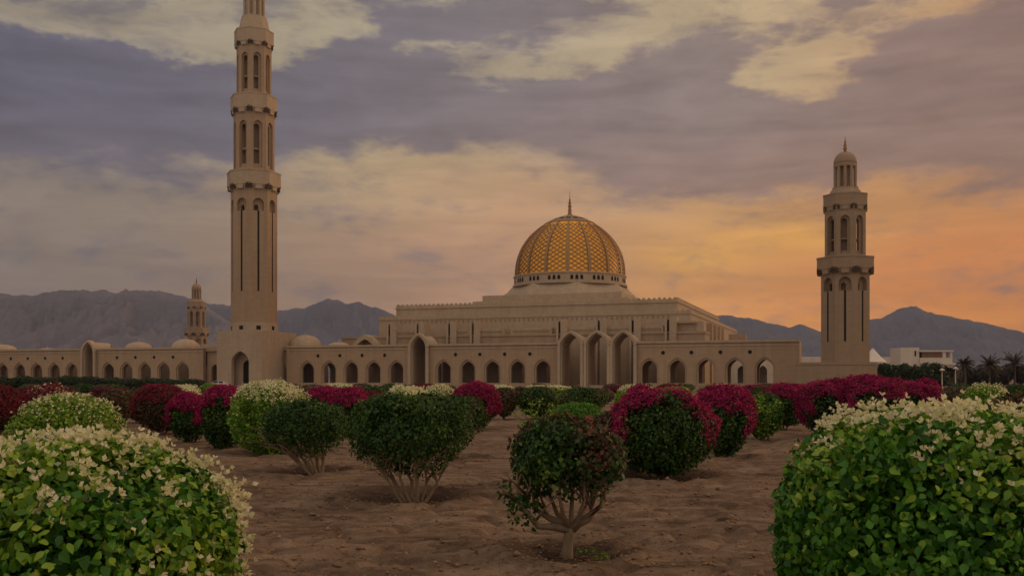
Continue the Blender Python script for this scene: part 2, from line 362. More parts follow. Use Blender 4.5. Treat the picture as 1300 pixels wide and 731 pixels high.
def fbm2(X, Y, s, octs, seed, gain=.5):
    r = 0; a = 1; t = 0
    for k in range(octs):
        r = r + a * (vnoise2(X * s, Y * s, seed + k) - .5); t += a; a *= gain; s *= 2.03
    return r / t
xs = [0.0]; d = .045
while xs[-1] < 9000: xs.append(xs[-1] + d); d = d if xs[-1] < 5 else d * 1.035
xs = np.array([-x for x in xs[:0:-1]] + xs)
ys = [-40.0, -20, -8, -2, 2.0, 4.0, 6.0]; d = .045
while ys[-1] < 12000:
    ys.append(ys[-1] + d)
    d = .045 if ys[-1] < 12 else d * 1.014
ys = np.array(ys)
GX, GY = np.meshgrid(xs, ys)
def ground_z(X, Y):
    fade = np.clip((70 - np.abs(Y)) / 50, 0, 1) * np.clip((45 - np.abs(X)) / 30, 0, 1)
    z = .10 * fbm2(X, Y, .35, 3, 11) + .045 * fbm2(X, Y, 1.3, 4, 3)
    fur = np.abs(fbm2(X * .5, Y, 2.6, 3, 21)); z = z - .09 * np.clip(.12 - fur, 0, 1) / .12 * (vnoise2(X * .5, Y * .5, 77) > .35)
    z = z + .035 * fbm2(X, Y, 7, 4, 31, .75)
    for bx, by, bw in basins:
        r = np.hypot(X - bx, (Y - by)) / max(bw * .5, .45)
        z = z + .05 * np.exp(-((r - 1.25) / .22) ** 2) - .07 * np.exp(-(r / .95) ** 4)
    return z * fade
GZ = ground_z(GX, GY)
ny_, nx_ = GX.shape
idx = np.arange(ny_ * nx_).reshape(ny_, nx_)
Fq = np.stack([idx[:-1, :-1], idx[:-1, 1:], idx[1:, 1:], idx[1:, :-1]], -1).reshape(-1, 4)
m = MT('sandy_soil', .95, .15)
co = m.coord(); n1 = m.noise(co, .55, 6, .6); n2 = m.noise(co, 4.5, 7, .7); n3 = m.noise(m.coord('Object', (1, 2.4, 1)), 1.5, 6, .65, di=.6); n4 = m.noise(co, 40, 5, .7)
c = m.mix(.55, m.ramp(n1, [(.34, (.105, .070, .046)), (.48, (.22, .15, .10)), (.68, (.36, .26, .178))]), m.ramp(n3, [(.38, (.075, .050, .034)), (.47, (.19, .13, .088)), (.62, (.37, .268, .185))]))  # dark ends of both ramps stand for damp patches and painted-in shadow
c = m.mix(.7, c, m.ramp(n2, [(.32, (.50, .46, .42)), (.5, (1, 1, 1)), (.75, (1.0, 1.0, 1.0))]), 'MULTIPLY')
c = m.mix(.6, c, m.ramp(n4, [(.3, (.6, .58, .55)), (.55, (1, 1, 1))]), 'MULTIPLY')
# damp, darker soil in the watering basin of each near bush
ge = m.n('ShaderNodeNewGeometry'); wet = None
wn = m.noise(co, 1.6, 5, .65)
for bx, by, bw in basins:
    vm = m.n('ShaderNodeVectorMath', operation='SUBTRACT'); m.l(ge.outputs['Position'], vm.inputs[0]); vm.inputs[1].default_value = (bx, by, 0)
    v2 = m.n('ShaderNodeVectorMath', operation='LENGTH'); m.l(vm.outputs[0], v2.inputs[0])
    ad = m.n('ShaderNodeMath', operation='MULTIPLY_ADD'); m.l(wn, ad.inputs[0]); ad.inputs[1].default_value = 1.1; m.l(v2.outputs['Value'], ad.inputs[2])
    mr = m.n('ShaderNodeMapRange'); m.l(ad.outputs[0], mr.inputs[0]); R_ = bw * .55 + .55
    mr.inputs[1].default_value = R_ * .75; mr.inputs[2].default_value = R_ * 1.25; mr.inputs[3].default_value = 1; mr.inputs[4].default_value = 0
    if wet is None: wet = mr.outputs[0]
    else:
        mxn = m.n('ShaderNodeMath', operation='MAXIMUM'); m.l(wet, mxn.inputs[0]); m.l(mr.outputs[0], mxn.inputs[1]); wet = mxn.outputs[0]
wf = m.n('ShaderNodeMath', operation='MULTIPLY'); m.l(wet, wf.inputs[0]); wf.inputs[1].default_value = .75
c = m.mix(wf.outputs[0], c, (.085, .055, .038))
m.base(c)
hb = m.n('ShaderNodeMath', operation='ADD'); m.l(n2, hb.inputs[0]); m.l(n4, hb.inputs[1]); m.bump(hb.outputs[0], .7, .04)
SOIL = m.m
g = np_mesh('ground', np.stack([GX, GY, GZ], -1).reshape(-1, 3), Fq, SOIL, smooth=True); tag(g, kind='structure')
def gzp(x, y): return float(ground_z(np.array([[x]]), np.array([[y]]))[0, 0])

# pale path running in front of the arcade
TH = rad(19); UX = Vector((math.cos(TH), -math.sin(TH), 0)); VX = Vector((math.sin(TH), math.cos(TH), 0)); CO = Vector((39.5, 235, 0))
def UV(u, v, z=0): return CO + UX * u + VX * v + Vector((0, 0, z))
def u_at(px, v):                # u of the point on plane v seen at photo column px
    r = (px - 650) / F
    return (r * (235 + v * VX.y) - 39.5 - v * VX.x) / (UX.x - r * UX.y)
def inbuilding(u=0, v=0, z=0): return dict(loc=UV(u, v, z), rz=-TH)
def child_off(mb, du, dv, dz=0):
    mb.v = [(x - du, y - dv, z - dz) for x, y, z in mb.v]; return mb
r_ = empty('x', (0, 0, 0)); bpy.data.objects.remove(r_)
mb = MB(); mb.box(-300, 42, -34, -24.6, .0, .12)
pv = mb.build('pavement', stone('paving_stone', (.40, .33, .26), .06, (2, 2))); pv.location = UV(0, 0); pv.rotation_euler = (0, 0, -TH); tag(pv, kind='structure')

# ------------------------------------------------------------------ arched wall builder
def curve_pts(w, sp_, rise, n=10, pointed=.35):
    out = []
    for k in range(n + 1):
        x = -math.cos(PI * k / n); q = abs(x)
        out.append((x * w / 2, sp_ + rise * ((1 - pointed) * math.sqrt(max(0, 1 - q * q)) + pointed * (1 - q))))
    return out
def arch_wall(mb, O, ex, nn, L_, H, ops, th, z0=0, n=10, pointed=.35, ends=True):
    """wall from O along ex, outward normal nn; ops: (centre, width, sill, spring, rise)"""
    O = Vector(O); ex = Vector(ex); nn = Vector(nn)
    def P(a, z, d): return O + ex * a + nn * d + Vector((0, 0, z0 + z))
    cur = 0
    def both(q):
        for d in (0, -th): mb.quad(*[P(a, z, d) for a, z in q])
    for c, w, sill, spr, rise in sorted(ops):
        l, r = c - w / 2, c + w / 2
        both([(cur, 0), (l, 0), (l, H), (cur, H)])
        pts = [(c + x, z) for x, z in curve_pts(w, spr, rise, n, pointed)]
        for a, b in zip(pts[:-1], pts[1:]):
            both([a, b, (b[0], H), (a[0], H)]); mb.quad(P(*a, 0), P(*b, 0), P(*b, -th), P(*a, -th))
        if sill > 0:
            both([(l, 0), (r, 0), (r, sill), (l, sill)]); mb.quad(P(l, sill, 0), P(r, sill, 0), P(r, sill, -th), P(l, sill, -th))
        for a in (l, r): mb.quad(P(a, sill, 0), P(a, spr, 0), P(a, spr, -th), P(a, sill, -th))
        cur = r
    both([(cur, 0), (L_, 0), (L_, H), (cur, H)])
    mb.quad(P(0, H, 0), P(L_, H, 0), P(L_, H, -th), P(0, H, -th))
    if ends:
        for a in (0, L_): mb.quad(P(a, 0, 0), P(a, H, 0), P(a, H, -th), P(a, 0, -th))
EU = (1, 0, 0); EV = (0, 1, 0)

# ------------------------------------------------------------------ arcade wings
VA = -23.8; WALLH = 9.6
def portal(parent, u, halfw=2.9, ow=3.6, H=12.3, dep=8.0, bu=0, bv=0, vault=7.0):
    """tall arched porch: an arched front with a barrel vault behind"""
    mb = MB(); n = 14
    for k, (y0, th, w_in) in enumerate([(VA - .9, .7, ow + .5), (VA - .2, 1.2, ow)]):
        outer = [(x, z) for x, z in curve_pts(halfw * 2 - k * .3, H - 3.2, 3.2, n, .32)]
        inner = [(x, z) for x, z in curve_pts(w_in, H - 3.4, 2.6 if k else 2.85, n, .32)]
        for a0, a1, b0, b1 in zip(outer[:-1], outer[1:], inner[:-1], inner[1:]):
            for y in (y0, y0 + th): mb.quad((u + a0[0], y, a0[1]), (u + a1[0], y, a1[1]), (u + b1[0], y, b1[1]), (u + b0[0], y, b0[1]))
            mb.quad((u + b0[0], y0, b0[1]), (u + b1[0], y0, b1[1]), (u + b1[0], y0 + th, b1[1]), (u + b0[0], y0 + th, b0[1]))
            mb.quad((u + a0[0], y0, a0[1]), (u + a1[0], y0, a1[1]), (u + a1[0], y0 + th, a1[1]), (u + a0[0], y0 + th, a0[1]))
        for s in (-1, 1):
            o_, i_ = s * (halfw - k * .15), s * w_in / 2
            mb.box(u + min(o_, i_), u + max(o_, i_), y0, y0 + th, 0, (H - 3.35) if k == 0 else H - 3.35)
    # barrel vault running back over the roof
    vp = curve_pts(halfw * 2 - .8, H - 3.4, 2.9, 12, .3)
    for a, b in zip(vp[:-1], vp[1:]):
        for dz, dx in ((0, 1), (-.35, .93)):
            mb.quad((u + a[0] * dx, VA + 1.0, a[1] + dz), (u + b[0] * dx, VA + 1.0, b[1] + dz), (u + b[0] * dx, VA + vault, b[1] + dz), (u + a[0] * dx, VA + vault, a[1] + dz))
        mb.quad((u + a[0], VA + vault, a[1]), (u + b[0], VA + vault, b[1]), (u + b[0] * .93, VA + vault, b[1] - .35), (u + a[0] * .93, VA + vault, a[1] - .35))
    for s in (-1, 1):
        mb.box(u + s * (halfw - .4) - .3, u + s * (halfw - .4) + .3, VA + 1.0, VA + vault, 0, H - 3.3)
    po = child_off(mb, bu, bv).build('portal', STONE2, parent)
    if ow < 4:
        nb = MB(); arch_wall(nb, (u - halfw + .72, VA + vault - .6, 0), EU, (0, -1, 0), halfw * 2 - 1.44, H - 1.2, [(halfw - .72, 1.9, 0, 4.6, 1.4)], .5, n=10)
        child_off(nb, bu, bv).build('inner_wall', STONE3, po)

def wing(name, label, segs, portals, u0, u1, bu, domes=(), vaults=()):
    """segs: list of (ua, ub, [arch centres])"""
    root = empty(name, **inbuilding(bu, VA), label=label, cat='arcade', group='arcade wings of the mosque')
    for ua, ub, cs in segs:
        wall, inner, corn, roof, rear = MB(), MB(), MB(), MB(), MB()
        ops = [(c - ua, 3.3, 1.0, 4.2, 1.75) for c in cs]; ops2 = [(c - ua, 4.1, .62, 4.2, 2.25) for c in cs]
        arch_wall(wall, (ua, VA, 0), EU, (0, -1, 0), ub - ua, WALLH, ops2, .28, n=12, pointed=.28)
        arch_wall(inner, (ua, VA + .283, 0), EU, (0, -1, 0), ub - ua, WALLH - .1, ops, .75, n=12, pointed=.28)
        child_off(wall, bu, VA).build('wall', STONE, root); child_off(inner, bu, VA).build('inner_arch_wall', STONE, root)
        corn.box(ua, ub, VA - .35, VA + .2, WALLH, WALLH + .45)
        child_off(corn, bu, VA).build('cornice', STONE2, root)
        corn = MB(); corn.box(ua, ub, VA - .12, VA - .003, WALLH - .75, WALLH - .45); child_off(corn, bu, VA).build('string_course', STONE2, root)
        corn = MB(); corn.box(ua, ub, VA - .25, VA - .003, 0, .5); child_off(corn, bu, VA).build('plinth', STONE, root)
        roof.box(ua, ub, VA + .21, VA + 7.9, WALLH - .3, WALLH + .12); child_off(roof, bu, VA).build('roof', PLASTER, root)
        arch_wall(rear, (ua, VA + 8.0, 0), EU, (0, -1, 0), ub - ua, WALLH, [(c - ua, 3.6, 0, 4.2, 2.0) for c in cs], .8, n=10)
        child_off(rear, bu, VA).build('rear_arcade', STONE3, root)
    fl = MB(); fl.box(u0, u1, VA + .3, VA + 8.0, 0, .55); child_off(fl, bu, VA).build('floor', PLASTER, root)
    for ua, ub, cs in segs:
        for a, b in zip(cs[:-1], cs[1:]):
            s = MB(); c = (a + b) / 2; z = 7.55
            for k in range(12):
                w0, w1 = 2 * PI * k / 12, 2 * PI * (k + 1) / 12
                s.add([(c, VA - .012, z), (c + .30 * math.cos(w0), VA - .012, z + .30 * math.sin(w0)), (c + .30 * math.cos(w1), VA - .012, z + .30 * math.sin(w1))], [(0, 1, 2)])
                s.add([(c + .30 * math.cos(w0), VA - .012, z + .30 * math.sin(w0)), (c + .30 * math.cos(w1), VA - .012, z + .30 * math.sin(w1)), (c + .42 * math.cos(w1), VA - .05, z + .42 * math.sin(w1)), (c + .42 * math.cos(w0), VA - .05, z + .42 * math.sin(w0))], [(0, 1, 2, 3)])
            child_off(s, bu, VA).build('vent', DARK, root)
    for u, hw, h in portals: portal(root, u, halfw=hw[0], ow=hw[1], H=h, bu=bu, bv=VA)
    for u, v, r, h in domes:
        s = MB(); s.lathe([(r * 1.12, WALLH), (r * 1.12, WALLH + .5), (r, WALLH + .5)] + [(r * math.cos(t) ** .95, WALLH + .5 + h * math.sin(t)) for t in np.linspace(.05, PI / 2 - .02, 9)], 28, (u, v))
        s.lathe([(.12, WALLH + .4 + h), (.18, WALLH + .7 + h), (.05, WALLH + 1.3 + h)], 6, (u, v))
        child_off(s, bu, VA).build('roof_dome', STONE2, root, smooth=False)
    for u, v, r, le in vaults:
        s = MB(); vp = curve_pts(2 * r, WALLH + .1, r * .9, 14, .35)
        for a, b in zip(vp[:-1], vp[1:]): s.quad((u + a[0], v, a[1]), (u + b[0], v, b[1]), (u + b[0], v + le, b[1]), (u + a[0], v + le, a[1]))
        ip = curve_pts(2 * r * .62, WALLH + .1, r * .9 * .66, 14, .35)
        for a, b, c_, d_ in zip(vp[:-1], vp[1:], ip[:-1], ip[1:]):
            s.quad((u + a[0], v, a[1]), (u + b[0], v, b[1]), (u + d_[0], v, d_[1]), (u + c_[0], v, c_[1]))
            s.quad((u + c_[0], v, c_[1]), (u + d_[0], v, d_[1]), (u + d_[0], v + 3, d_[1]), (u + c_[0], v + 3, c_[1]))
        s.box(u - r, u + r, v + 3.2, v + 3.5, WALLH, WALLH + .3)
        child_off(s, bu, VA).build('barrel_vault', STONE2, root)
    return root
UA = lambda px: u_at(px, VA)
arR = [UA(824) + (UA(971) - UA(824)) * k / 4 for k in range(5)]
arM = [UA(563) + (UA(689) - UA(563)) * k / 4 for k in range(5)]
arL = [UA(390) + (UA(503) - UA(390)) * k / 4 for k in range(5)]
uR1 = UA(1015); uT0 = UA(710); uT1 = UA(806); uP = UA(532.5); uL0 = UA(364)
right = wing('arcade_wing', 'long sandstone arcade wing with triple portal, right of the tall tower', [
    (uL0, uP - 2.6, arL), (uP + 2.6, uT0, arM), (uT1, uR1, arR)],
    [(uP, (2.65, 3.3), 12.6), (UA(725), (2.95, 4.2), 12.6), (UA(758.5), (2.95, 4.2), 12.6), (UA(792), (2.95, 4.2), 12.6)], uL0, uR1, (uL0 + uR1) / 2,
    domes=[(u_at(388, VA + 6), VA + 6, 4.0, 2.9), (u_at(430, VA + 5), VA + 5, 2.6, .9)], vaults=[(u_at(463, VA + 10), VA + 10, 3.7, 7), ])
# closing end wall of the wing
e = MB(); e.box(uR1 - .8, uR1 - .004, VA + 1.1, VA + 8.0, .55, WALLH - .31); e.box(uR1 - 5.2, uR1 - .8, VA + 7, VA + 7.9, .55, WALLH - .31)
child_off(e, (uL0 + uR1) / 2, VA).build('end_wall', STONE, right)
aL1 = [UA(137) + (UA(232) - UA(137)) * k / 4 for k in range(5)]
aL0 = [UA(3) + (UA(91) - UA(3)) * k / 4 for k in range(5)]; stp = aL0[1] - aL0[0]
aL0 = [aL0[0] - stp * k for k in range(4, 0, -1)] + aL0
uQ = UA(114); uW0 = aL0[0] - 3; uW1 = UA(258)
left = wing('arcade_wing', 'arcade wing with one tall portal left of the tall tower, behind the dark hedge', [
    (uW0, uQ - 2.4, aL0), (uQ + 2.4, uW1, aL1)], [(uQ, (2.45, 3.0), 12.2)], uW0, uW1, (uW0 + uW1) / 2,
    domes=[(u_at(176, VA + 9), VA + 9, 3.6, 1.9), (u_at(236, VA + 9), VA + 9, 3.7, 2.5), (u_at(2, VA + 9), VA + 9, 4.2, 1.8), (u_at(60, VA + 14), VA + 14, 2.6, .8)])
# recessed links between the wings and the tower block
for (a, b, c, root, bu) in ((UA(258), UA(274), UA(268), left, (uW0 + uW1) / 2), (UA(338), uL0, UA(354), right, (uL0 + uR1) / 2)):
    s = MB(); arch_wall(s, (a, VA + 1.6, 0), EU, (0, -1, 0), b - a, WALLH - .2, [(min(max(c - a, 1.4), b - a - 1.4), 2.3, .55, 4.4, 1.3)], .6)
    s.box(a, b, VA + .9, VA + 2.2, WALLH - .6, WALLH + .45); s.box(a, b, VA + 8, VA + 8.6, 0, WALLH)
    child_off(s, bu, VA).build('recess_wall', STONE, root)
s = MB(); s.box(UA(274) - 6, UA(274), VA + 2.3, VA + 7.9, WALLH + .2, WALLH + 1.2); child_off(s, (uW0 + uW1) / 2, VA).build('roof_slab', STONE2, left)

# ------------------------------------------------------------------ prayer hall
hall = empty('prayer_hall', **inbuilding(-37, 37), label='stepped sandstone prayer hall topped by the golden lattice dome', cat='mosque')
def hp(mb, name, mat, smooth=False, parent=None, **kw):
    child_off(mb, -37, 37); return mb.build(name, mat, parent or hall, smooth, **kw)
b = MB(); b.box(-74, 0, 0, 78, 0, 21.0); b.box(-74.25, .25, -.25, 78.25, 20.2, 20.5)
hp(b, 'upper_wall', STONE2)
def merlons(mb, u0, u1, v0, v1, z, step, w, h, th=.4):
    n = int((u1 - u0) / step)
    for k in range(n):
        c = u0 + (k + .5) * (u1 - u0) / n
        for v in (v0, v1 - th): mb.add([(c - w / 2, v, z), (c + w / 2, v, z), (c + w / 2, v + th, z), (c - w / 2, v + th, z), (c - w * .42, v, z + h * .6), (c + w * .42, v, z + h * .6), (c + w * .42, v + th, z + h * .6), (c - w * .42, v + th, z + h * .6), (c, v, z + h), (c, v + th, z + h)],
                                [(0, 1, 5, 4), (1, 2, 6, 5), (2, 3, 7, 6), (3, 0, 4, 7), (4, 5, 8), (6, 7, 9), (5, 6, 9, 8), (7, 4, 8, 9)])
    n = int((v1 - v0) / step)
    for k in range(n):
        c = v0 + (k + .5) * (v1 - v0) / n
        for u in (u0, u1 - th): mb.box(u, u + th, c - w / 2, c + w / 2, z, z + h * .8)
b = MB(); merlons(b, -74, 0, 0, 78, 21.0, 1.25, .9, .5); hp(b, 'battlement', STONE2)
LH = 17.9
b = MB(); b.box(-77.5, 3.6, -3, 96, 0, LH); b.box(-77.7, 3.8, -3.2, 96.2, LH - .7, LH - .45); hp(b, 'lower_wall', STONE2)
b = MB(); merlons(b, -77.5, 3.6, -3, 96, LH, 1.25, .9, .42); hp(b, 'battlement', STONE2)
# recessed ornament band: a row of small dark niches under the upper parapet
b = MB()
for k in range(58):
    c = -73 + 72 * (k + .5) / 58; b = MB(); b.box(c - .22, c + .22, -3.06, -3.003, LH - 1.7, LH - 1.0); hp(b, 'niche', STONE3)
# front range with flat roofed bays
b = MB(); b.box(-84, 8, -11, -3.01, 0, 12.2); b.box(-84.2, 8.2, -11.25, -3.02, 12.2, 12.7)
b.box(3.61, 6.5, -3.0, 80, 0, 12.0); b.box(-84, -77.51, -3.0, 80, 0, 12.0)
hp(b, 'front_range', STONE)
b = MB(); 
for px0, px1 in ((502, 528), (575, 596), (607, 640), (648, 700), (716, 755), (770, 800), (810, 842)):
    a0 = u_at(px0, -11.2); a1 = u_at(px1, -11.2); b = MB(); b.box(a0, a1, -11.05, -4, 12.7, 14.1); rs_ = hp(b, 'roof_screen', STONE2)
    b = MB(); b.box(a0 + .5, a1 - .5, -11.10, -11.053, 12.95, 13.6); hp(b, 'screen_slot', STONE3, parent=rs_)
def pier(px, w=1.9, h=16.0, dv=-11.8):
    u = u_at(px, dv); b = MB(); sw = .55
    b.box(u + sw / 2, u + w, dv, dv + 3.4, 0, h); b.box(u - sw / 2 - .5, u - sw / 2, dv, dv + 3.4, 0, h - .3)
    b.box(u - sw / 2 - .003, u + sw / 2 + .003, dv + .9, dv + 3.4, 0, h - .3)
    p = hp(b, 'pier', STONE2)
    b = MB(); b.box(u - sw / 2 + .01, u + sw / 2 - .01, dv + .7, dv + .897, 12, h - .6); hp(child_off(b, 0, 0), 'slot', DARK, parent=p)
for px in (494, 530, 570, 600, 710, 760, 803, 848): pier(px)
# portico on the right flank and the pylons marching back along the side
b = MB(); uk0 = u_at(855, -9.5); uk1 = u_at(882, -9.5)
arch_wall(b, (uk0, -9.5, 0), EU, (0, -1, 0), uk1 - uk0, 14.58, [((uk1 - uk0) / 2 - .3, 3.6, 0, 11.0, 1.2)], .6)
b.box(uk0 - .4, uk1 + .5, -10.6, -3.2, 14.6, 15.1); b.box(uk1 - .2, uk1 + 2.0, -9.2, -5, 0, 15.0)
hp(b, 'side_portico', STONE2)
for k, (px, v) in enumerate(((890, 1.5), (899, 14), (904.5, 26), (909.5, 38), (925, 60))):
    u = u_at(px, v); b = MB(); w = 2.0 if k else 2.6
    if k == 4: w = 5
    b.box(u, u + w, v, v + 2.4, 0, gz((410, 412.5, 414.5, 416, 424)[k], UV(u, v).y)); hp(b, 'pylon', STONE)
# stepped dome base
b = MB(); b.box(-37 - 21.5, -37 + 21.5, 15.5, 58.5, 21.0, 23.0); b.box(-37 - 19.4, -37 + 19.4, 17.6, 56.4, 23.0, 24.7); hp(b, 'dome_base', STONE2)
def octo(R, rot=PI / 8): return [(-37 + R * math.cos(rot + k * PI / 4), 37 + R * math.sin(rot + k * PI / 4)) for k in range(8)]
b = MB(); b.prism(octo(19.6), 24.7, 26.2, octo(18.6)); b.prism(octo(18.2), 26.2, 28.0, octo(16.6)); hp(b, 'dome_base', STONE2)
# drum with its ring of small windows
ZD = 28.0; RD = 15.9
b = MB(); b.lathe([(RD + .5, ZD), (RD + .5, ZD + .5), (RD, ZD + .5), (RD - .05, ZD + 2.6), (RD + .25, ZD + 2.7), (RD + .25, ZD + 3.1), (RD - .2, ZD + 3.1)], 96, (-37, 37))
drum = hp(b, 'drum', STONE2)
for k in range(16):
    for j in (-1, 0, 1):
        a = 2 * PI * (k + .5) / 16 + j * .085 + PI / 16; wn_ = MB(); ca, sa = math.cos(a), math.sin(a)
        c0 = Vector((-37 + ca * (RD + .02), 37 + sa * (RD + .02), 0)); t = Vector((-sa, ca, 0)) * .42; nn = Vector((ca, sa, 0)) * .12
        vs = [c0 - t, c0 + t, c0 + t * .9, c0, c0 - t * .9]; zs = [ZD + .95, ZD + .95, ZD + 1.9, ZD + 2.25, ZD + 1.9]
        wn_.add([(v.x, v.y, z) for v, z in zip(vs, zs)] + [(v.x - nn.x, v.y - nn.y, z) for v, z in zip(vs, zs)], [(0, 1, 2, 3, 4)] + [(i, (i + 1) % 5, 5 + (i + 1) % 5, 5 + i) for i in range(5)])
        hp(wn_, 'window', DARK, parent=drum)
ZE = ZD + 3.1; HD = 17.7
def dprof(t):      # t 0..1 springing to apex -> r, z : full, slightly pointed
    return 15.6 * max(0, 1 - t ** 2.4) ** .70, ZE + HD * t
T = list(np.linspace(0, .995, 40))
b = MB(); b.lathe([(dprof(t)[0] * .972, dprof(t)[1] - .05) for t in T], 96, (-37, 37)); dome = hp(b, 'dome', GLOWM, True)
NR = 16
for k in range(NR):
    a = 2 * PI * k / NR - PI / 2 + rad(22.5 - 5.8 + 15.5 - 19); rb = MB(); tt = np.linspace(0, .93, 30)
    for t0, t1 in zip(tt[:-1], tt[1:]):
        q = []
        for t in (t0, t1):
            r, z = dprof(t); w = .27 * (r / 15) ** .35 + .06
            for dr, s_ in ((-.5, -1), (.22, -1), (.22, 1), (-.5, 1)):
                q.append((-37 + (r + dr) * math.cos(a) - s_ * w * math.sin(a), 37 + (r + dr) * math.sin(a) + s_ * w * math.cos(a), z))
        rb.add(q, [(0, 1, 5, 4), (1, 2, 6, 5), (2, 3, 7, 6)])
    hp(rb, 'rib', RIBM, parent=dome)
    # interlaced gilded lattice of this panel
    lt = MB(); a0 = a; a1 = a + 2 * PI / NR; nrow = 24
    def Pq(fa, t, dr):
        r, z = dprof(t); A = a0 + (a1 - a0) * fa; return Vector((-37 + (r + dr) * math.cos(A), 37 + (r + dr) * math.sin(A), z))
    def bar(f0, t0, f1, t1, w=.13):
        if t1 > .83: return
        p, q_ = Pq(f0, t0, -.12), Pq(f1, t1, -.12); p2, q2 = Pq(f0, t0, .10), Pq(f1, t1, .10); d_ = (q_ - p).normalized(); s_ = d_.cross((p2 - p).normalized()) * w
        lt.add([p - s_, p2 - s_, p2 + s_, p + s_, q_ - s_, q2 - s_, q2 + s_, q_ + s_], [(0, 1, 5, 4), (1, 2, 6, 5), (2, 3, 7, 6)])
    for i in range(nrow):
        t0 = .015 + i * .86 / nrow; t1 = .015 + (i + 1) * .86 / nrow
        for j in range(3):
            f0, f1, fm = j / 3, (j + 1) / 3, (j + .5) / 3
            if i % 2 == 0: bar(f0, t0, fm, t1); bar(f1, t0, fm, t1)
            else: bar(fm, t0, f0, t1); bar(fm, t0, f1, t1)
    hp(lt, 'lattice_panel', LATT, parent=dome)
b = MB(); b.lathe([(dprof(t)[0] + .3, dprof(t)[1]) for t in np.linspace(.85, .995, 12)], 64, (-37, 37)); cap = hp(b, 'dome_cap', STONE3, True, parent=dome)
b = MB()
for k in range(16):
    a = 2 * PI * (k + .5) / 16; r, z = dprof(.905); r2, z2 = dprof(.935)
    b.add([(-37 + (rr + .36) * math.cos(a + s_ * .13), 37 + (rr + .36) * math.sin(a + s_ * .13), zz) for rr, zz, s_ in ((r, z, -1), (r, z, 1), (r2, z2, 1), (r2, z2, -1))], [(0, 1, 2, 3)])
hp(b, 'oculus_ring', DARK, parent=dome)
zt = ZE + HD
b = MB(); b.lathe([(1.6, zt - .7), (.9, zt - .1), (.5, zt + .5), (.55, zt + 1.6), (.3, zt + 2.0), (.62, zt + 2.5), (.28, zt + 3.0), (.5, zt + 3.5), (.2, zt + 3.9), (.32, zt + 4.3), (.12, zt + 4.7), (.06, zt + 6.2), (.02, zt + 7.2)], 12, (-37, 37)); hp(b, 'finial', GOLD, True)

# ------------------------------------------------------------------ minarets
def octr(R, rot=PI / 8, c=(0, 0)): return [(c[0] + R * math.cos(rot + k * PI / 4), c[1] + R * math.sin(rot + k * PI / 4)) for k in range(8)]
def oct_tier(name, A0, z0, z1, kind, parent, mat):
    """eight walls, A0 across flats; kind 'slit' or 'arch' or 'plain'"""
    R = A0 / 2; s = A0 / 2.4142; h = z1 - z0; mb = MB(); core = MB(); out = MB()
    for k in range(8):
        a = k * PI / 4; nn = Vector((math.cos(a), math.sin(a), 0)); ex = Vector((-math.sin(a), math.cos(a), 0)); O = nn * R - ex * s / 2; 
        if kind == 'slit':
            # shallow arched head niche then a long slit below
            arch_wall(mb, O, ex, nn, s, h, [(s / 2, s * .62, h * .885 - s * .42, h * .885 - .05, s * .31)], .95, z0=z0, n=10, pointed=.05, ends=False)
            arch_wall(core, O - nn * .953, ex, nn, s * .84, h, [(s * .42, s * .24, h * .23, h * .86, s * .14)], .6, z0=z0, n=6, pointed=.1, ends=False)
            # shaft face below the niche carries the same slit
        elif kind == 'arch':
            arch_wall(mb, O, ex, nn, s, h, [(s / 2, s * .56, h * .05, h * .76, s * .30)], .55, z0=z0, n=10, pointed=.2, ends=False)
            arch_wall(core, O - nn * .553, ex, nn, s * .88, h, [(s * .44, s * .36, h * .12, h * .74, s * .18)], .6, z0=z0, n=8, pointed=.2, ends=False)
        else:
            arch_wall(mb, O, ex, nn, s, h, [], .5, z0=z0, ends=False)
    o = mb.build(name, mat, parent)
    if core.v: core.build('inner_wall', mat, o)
    if kind == 'slit':
        # narrow dark slit on the outer skin
        for k in range(8):
            a = k * PI / 4; nn = Vector((math.cos(a), math.sin(a), 0)); ex = Vector((-math.sin(a), math.cos(a), 0)); q = MB(); c = nn * (R + .006); w = s * .055
            z_a, z_b = z0 + h * .23, z0 + h * .885 - s * .42
            q.quad(c - ex * w + Vector((0, 0, z_a)), c + ex * w + Vector((0, 0, z_a)), c + ex * w + Vector((0, 0, z_b)), c - ex * w + Vector((0, 0, z_b)))
            q.build('slit', DARK, o)
    if kind == 'arch':
        # mid rail and low baluster in the openings, dark stair core
        q = MB(); q.prism(octr(R * .98 / math.cos(PI / 8) * .80), z0 + h * .36, z0 + h * .39); q.build('rail', mat, o)
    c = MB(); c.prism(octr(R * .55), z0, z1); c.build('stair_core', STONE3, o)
    return o
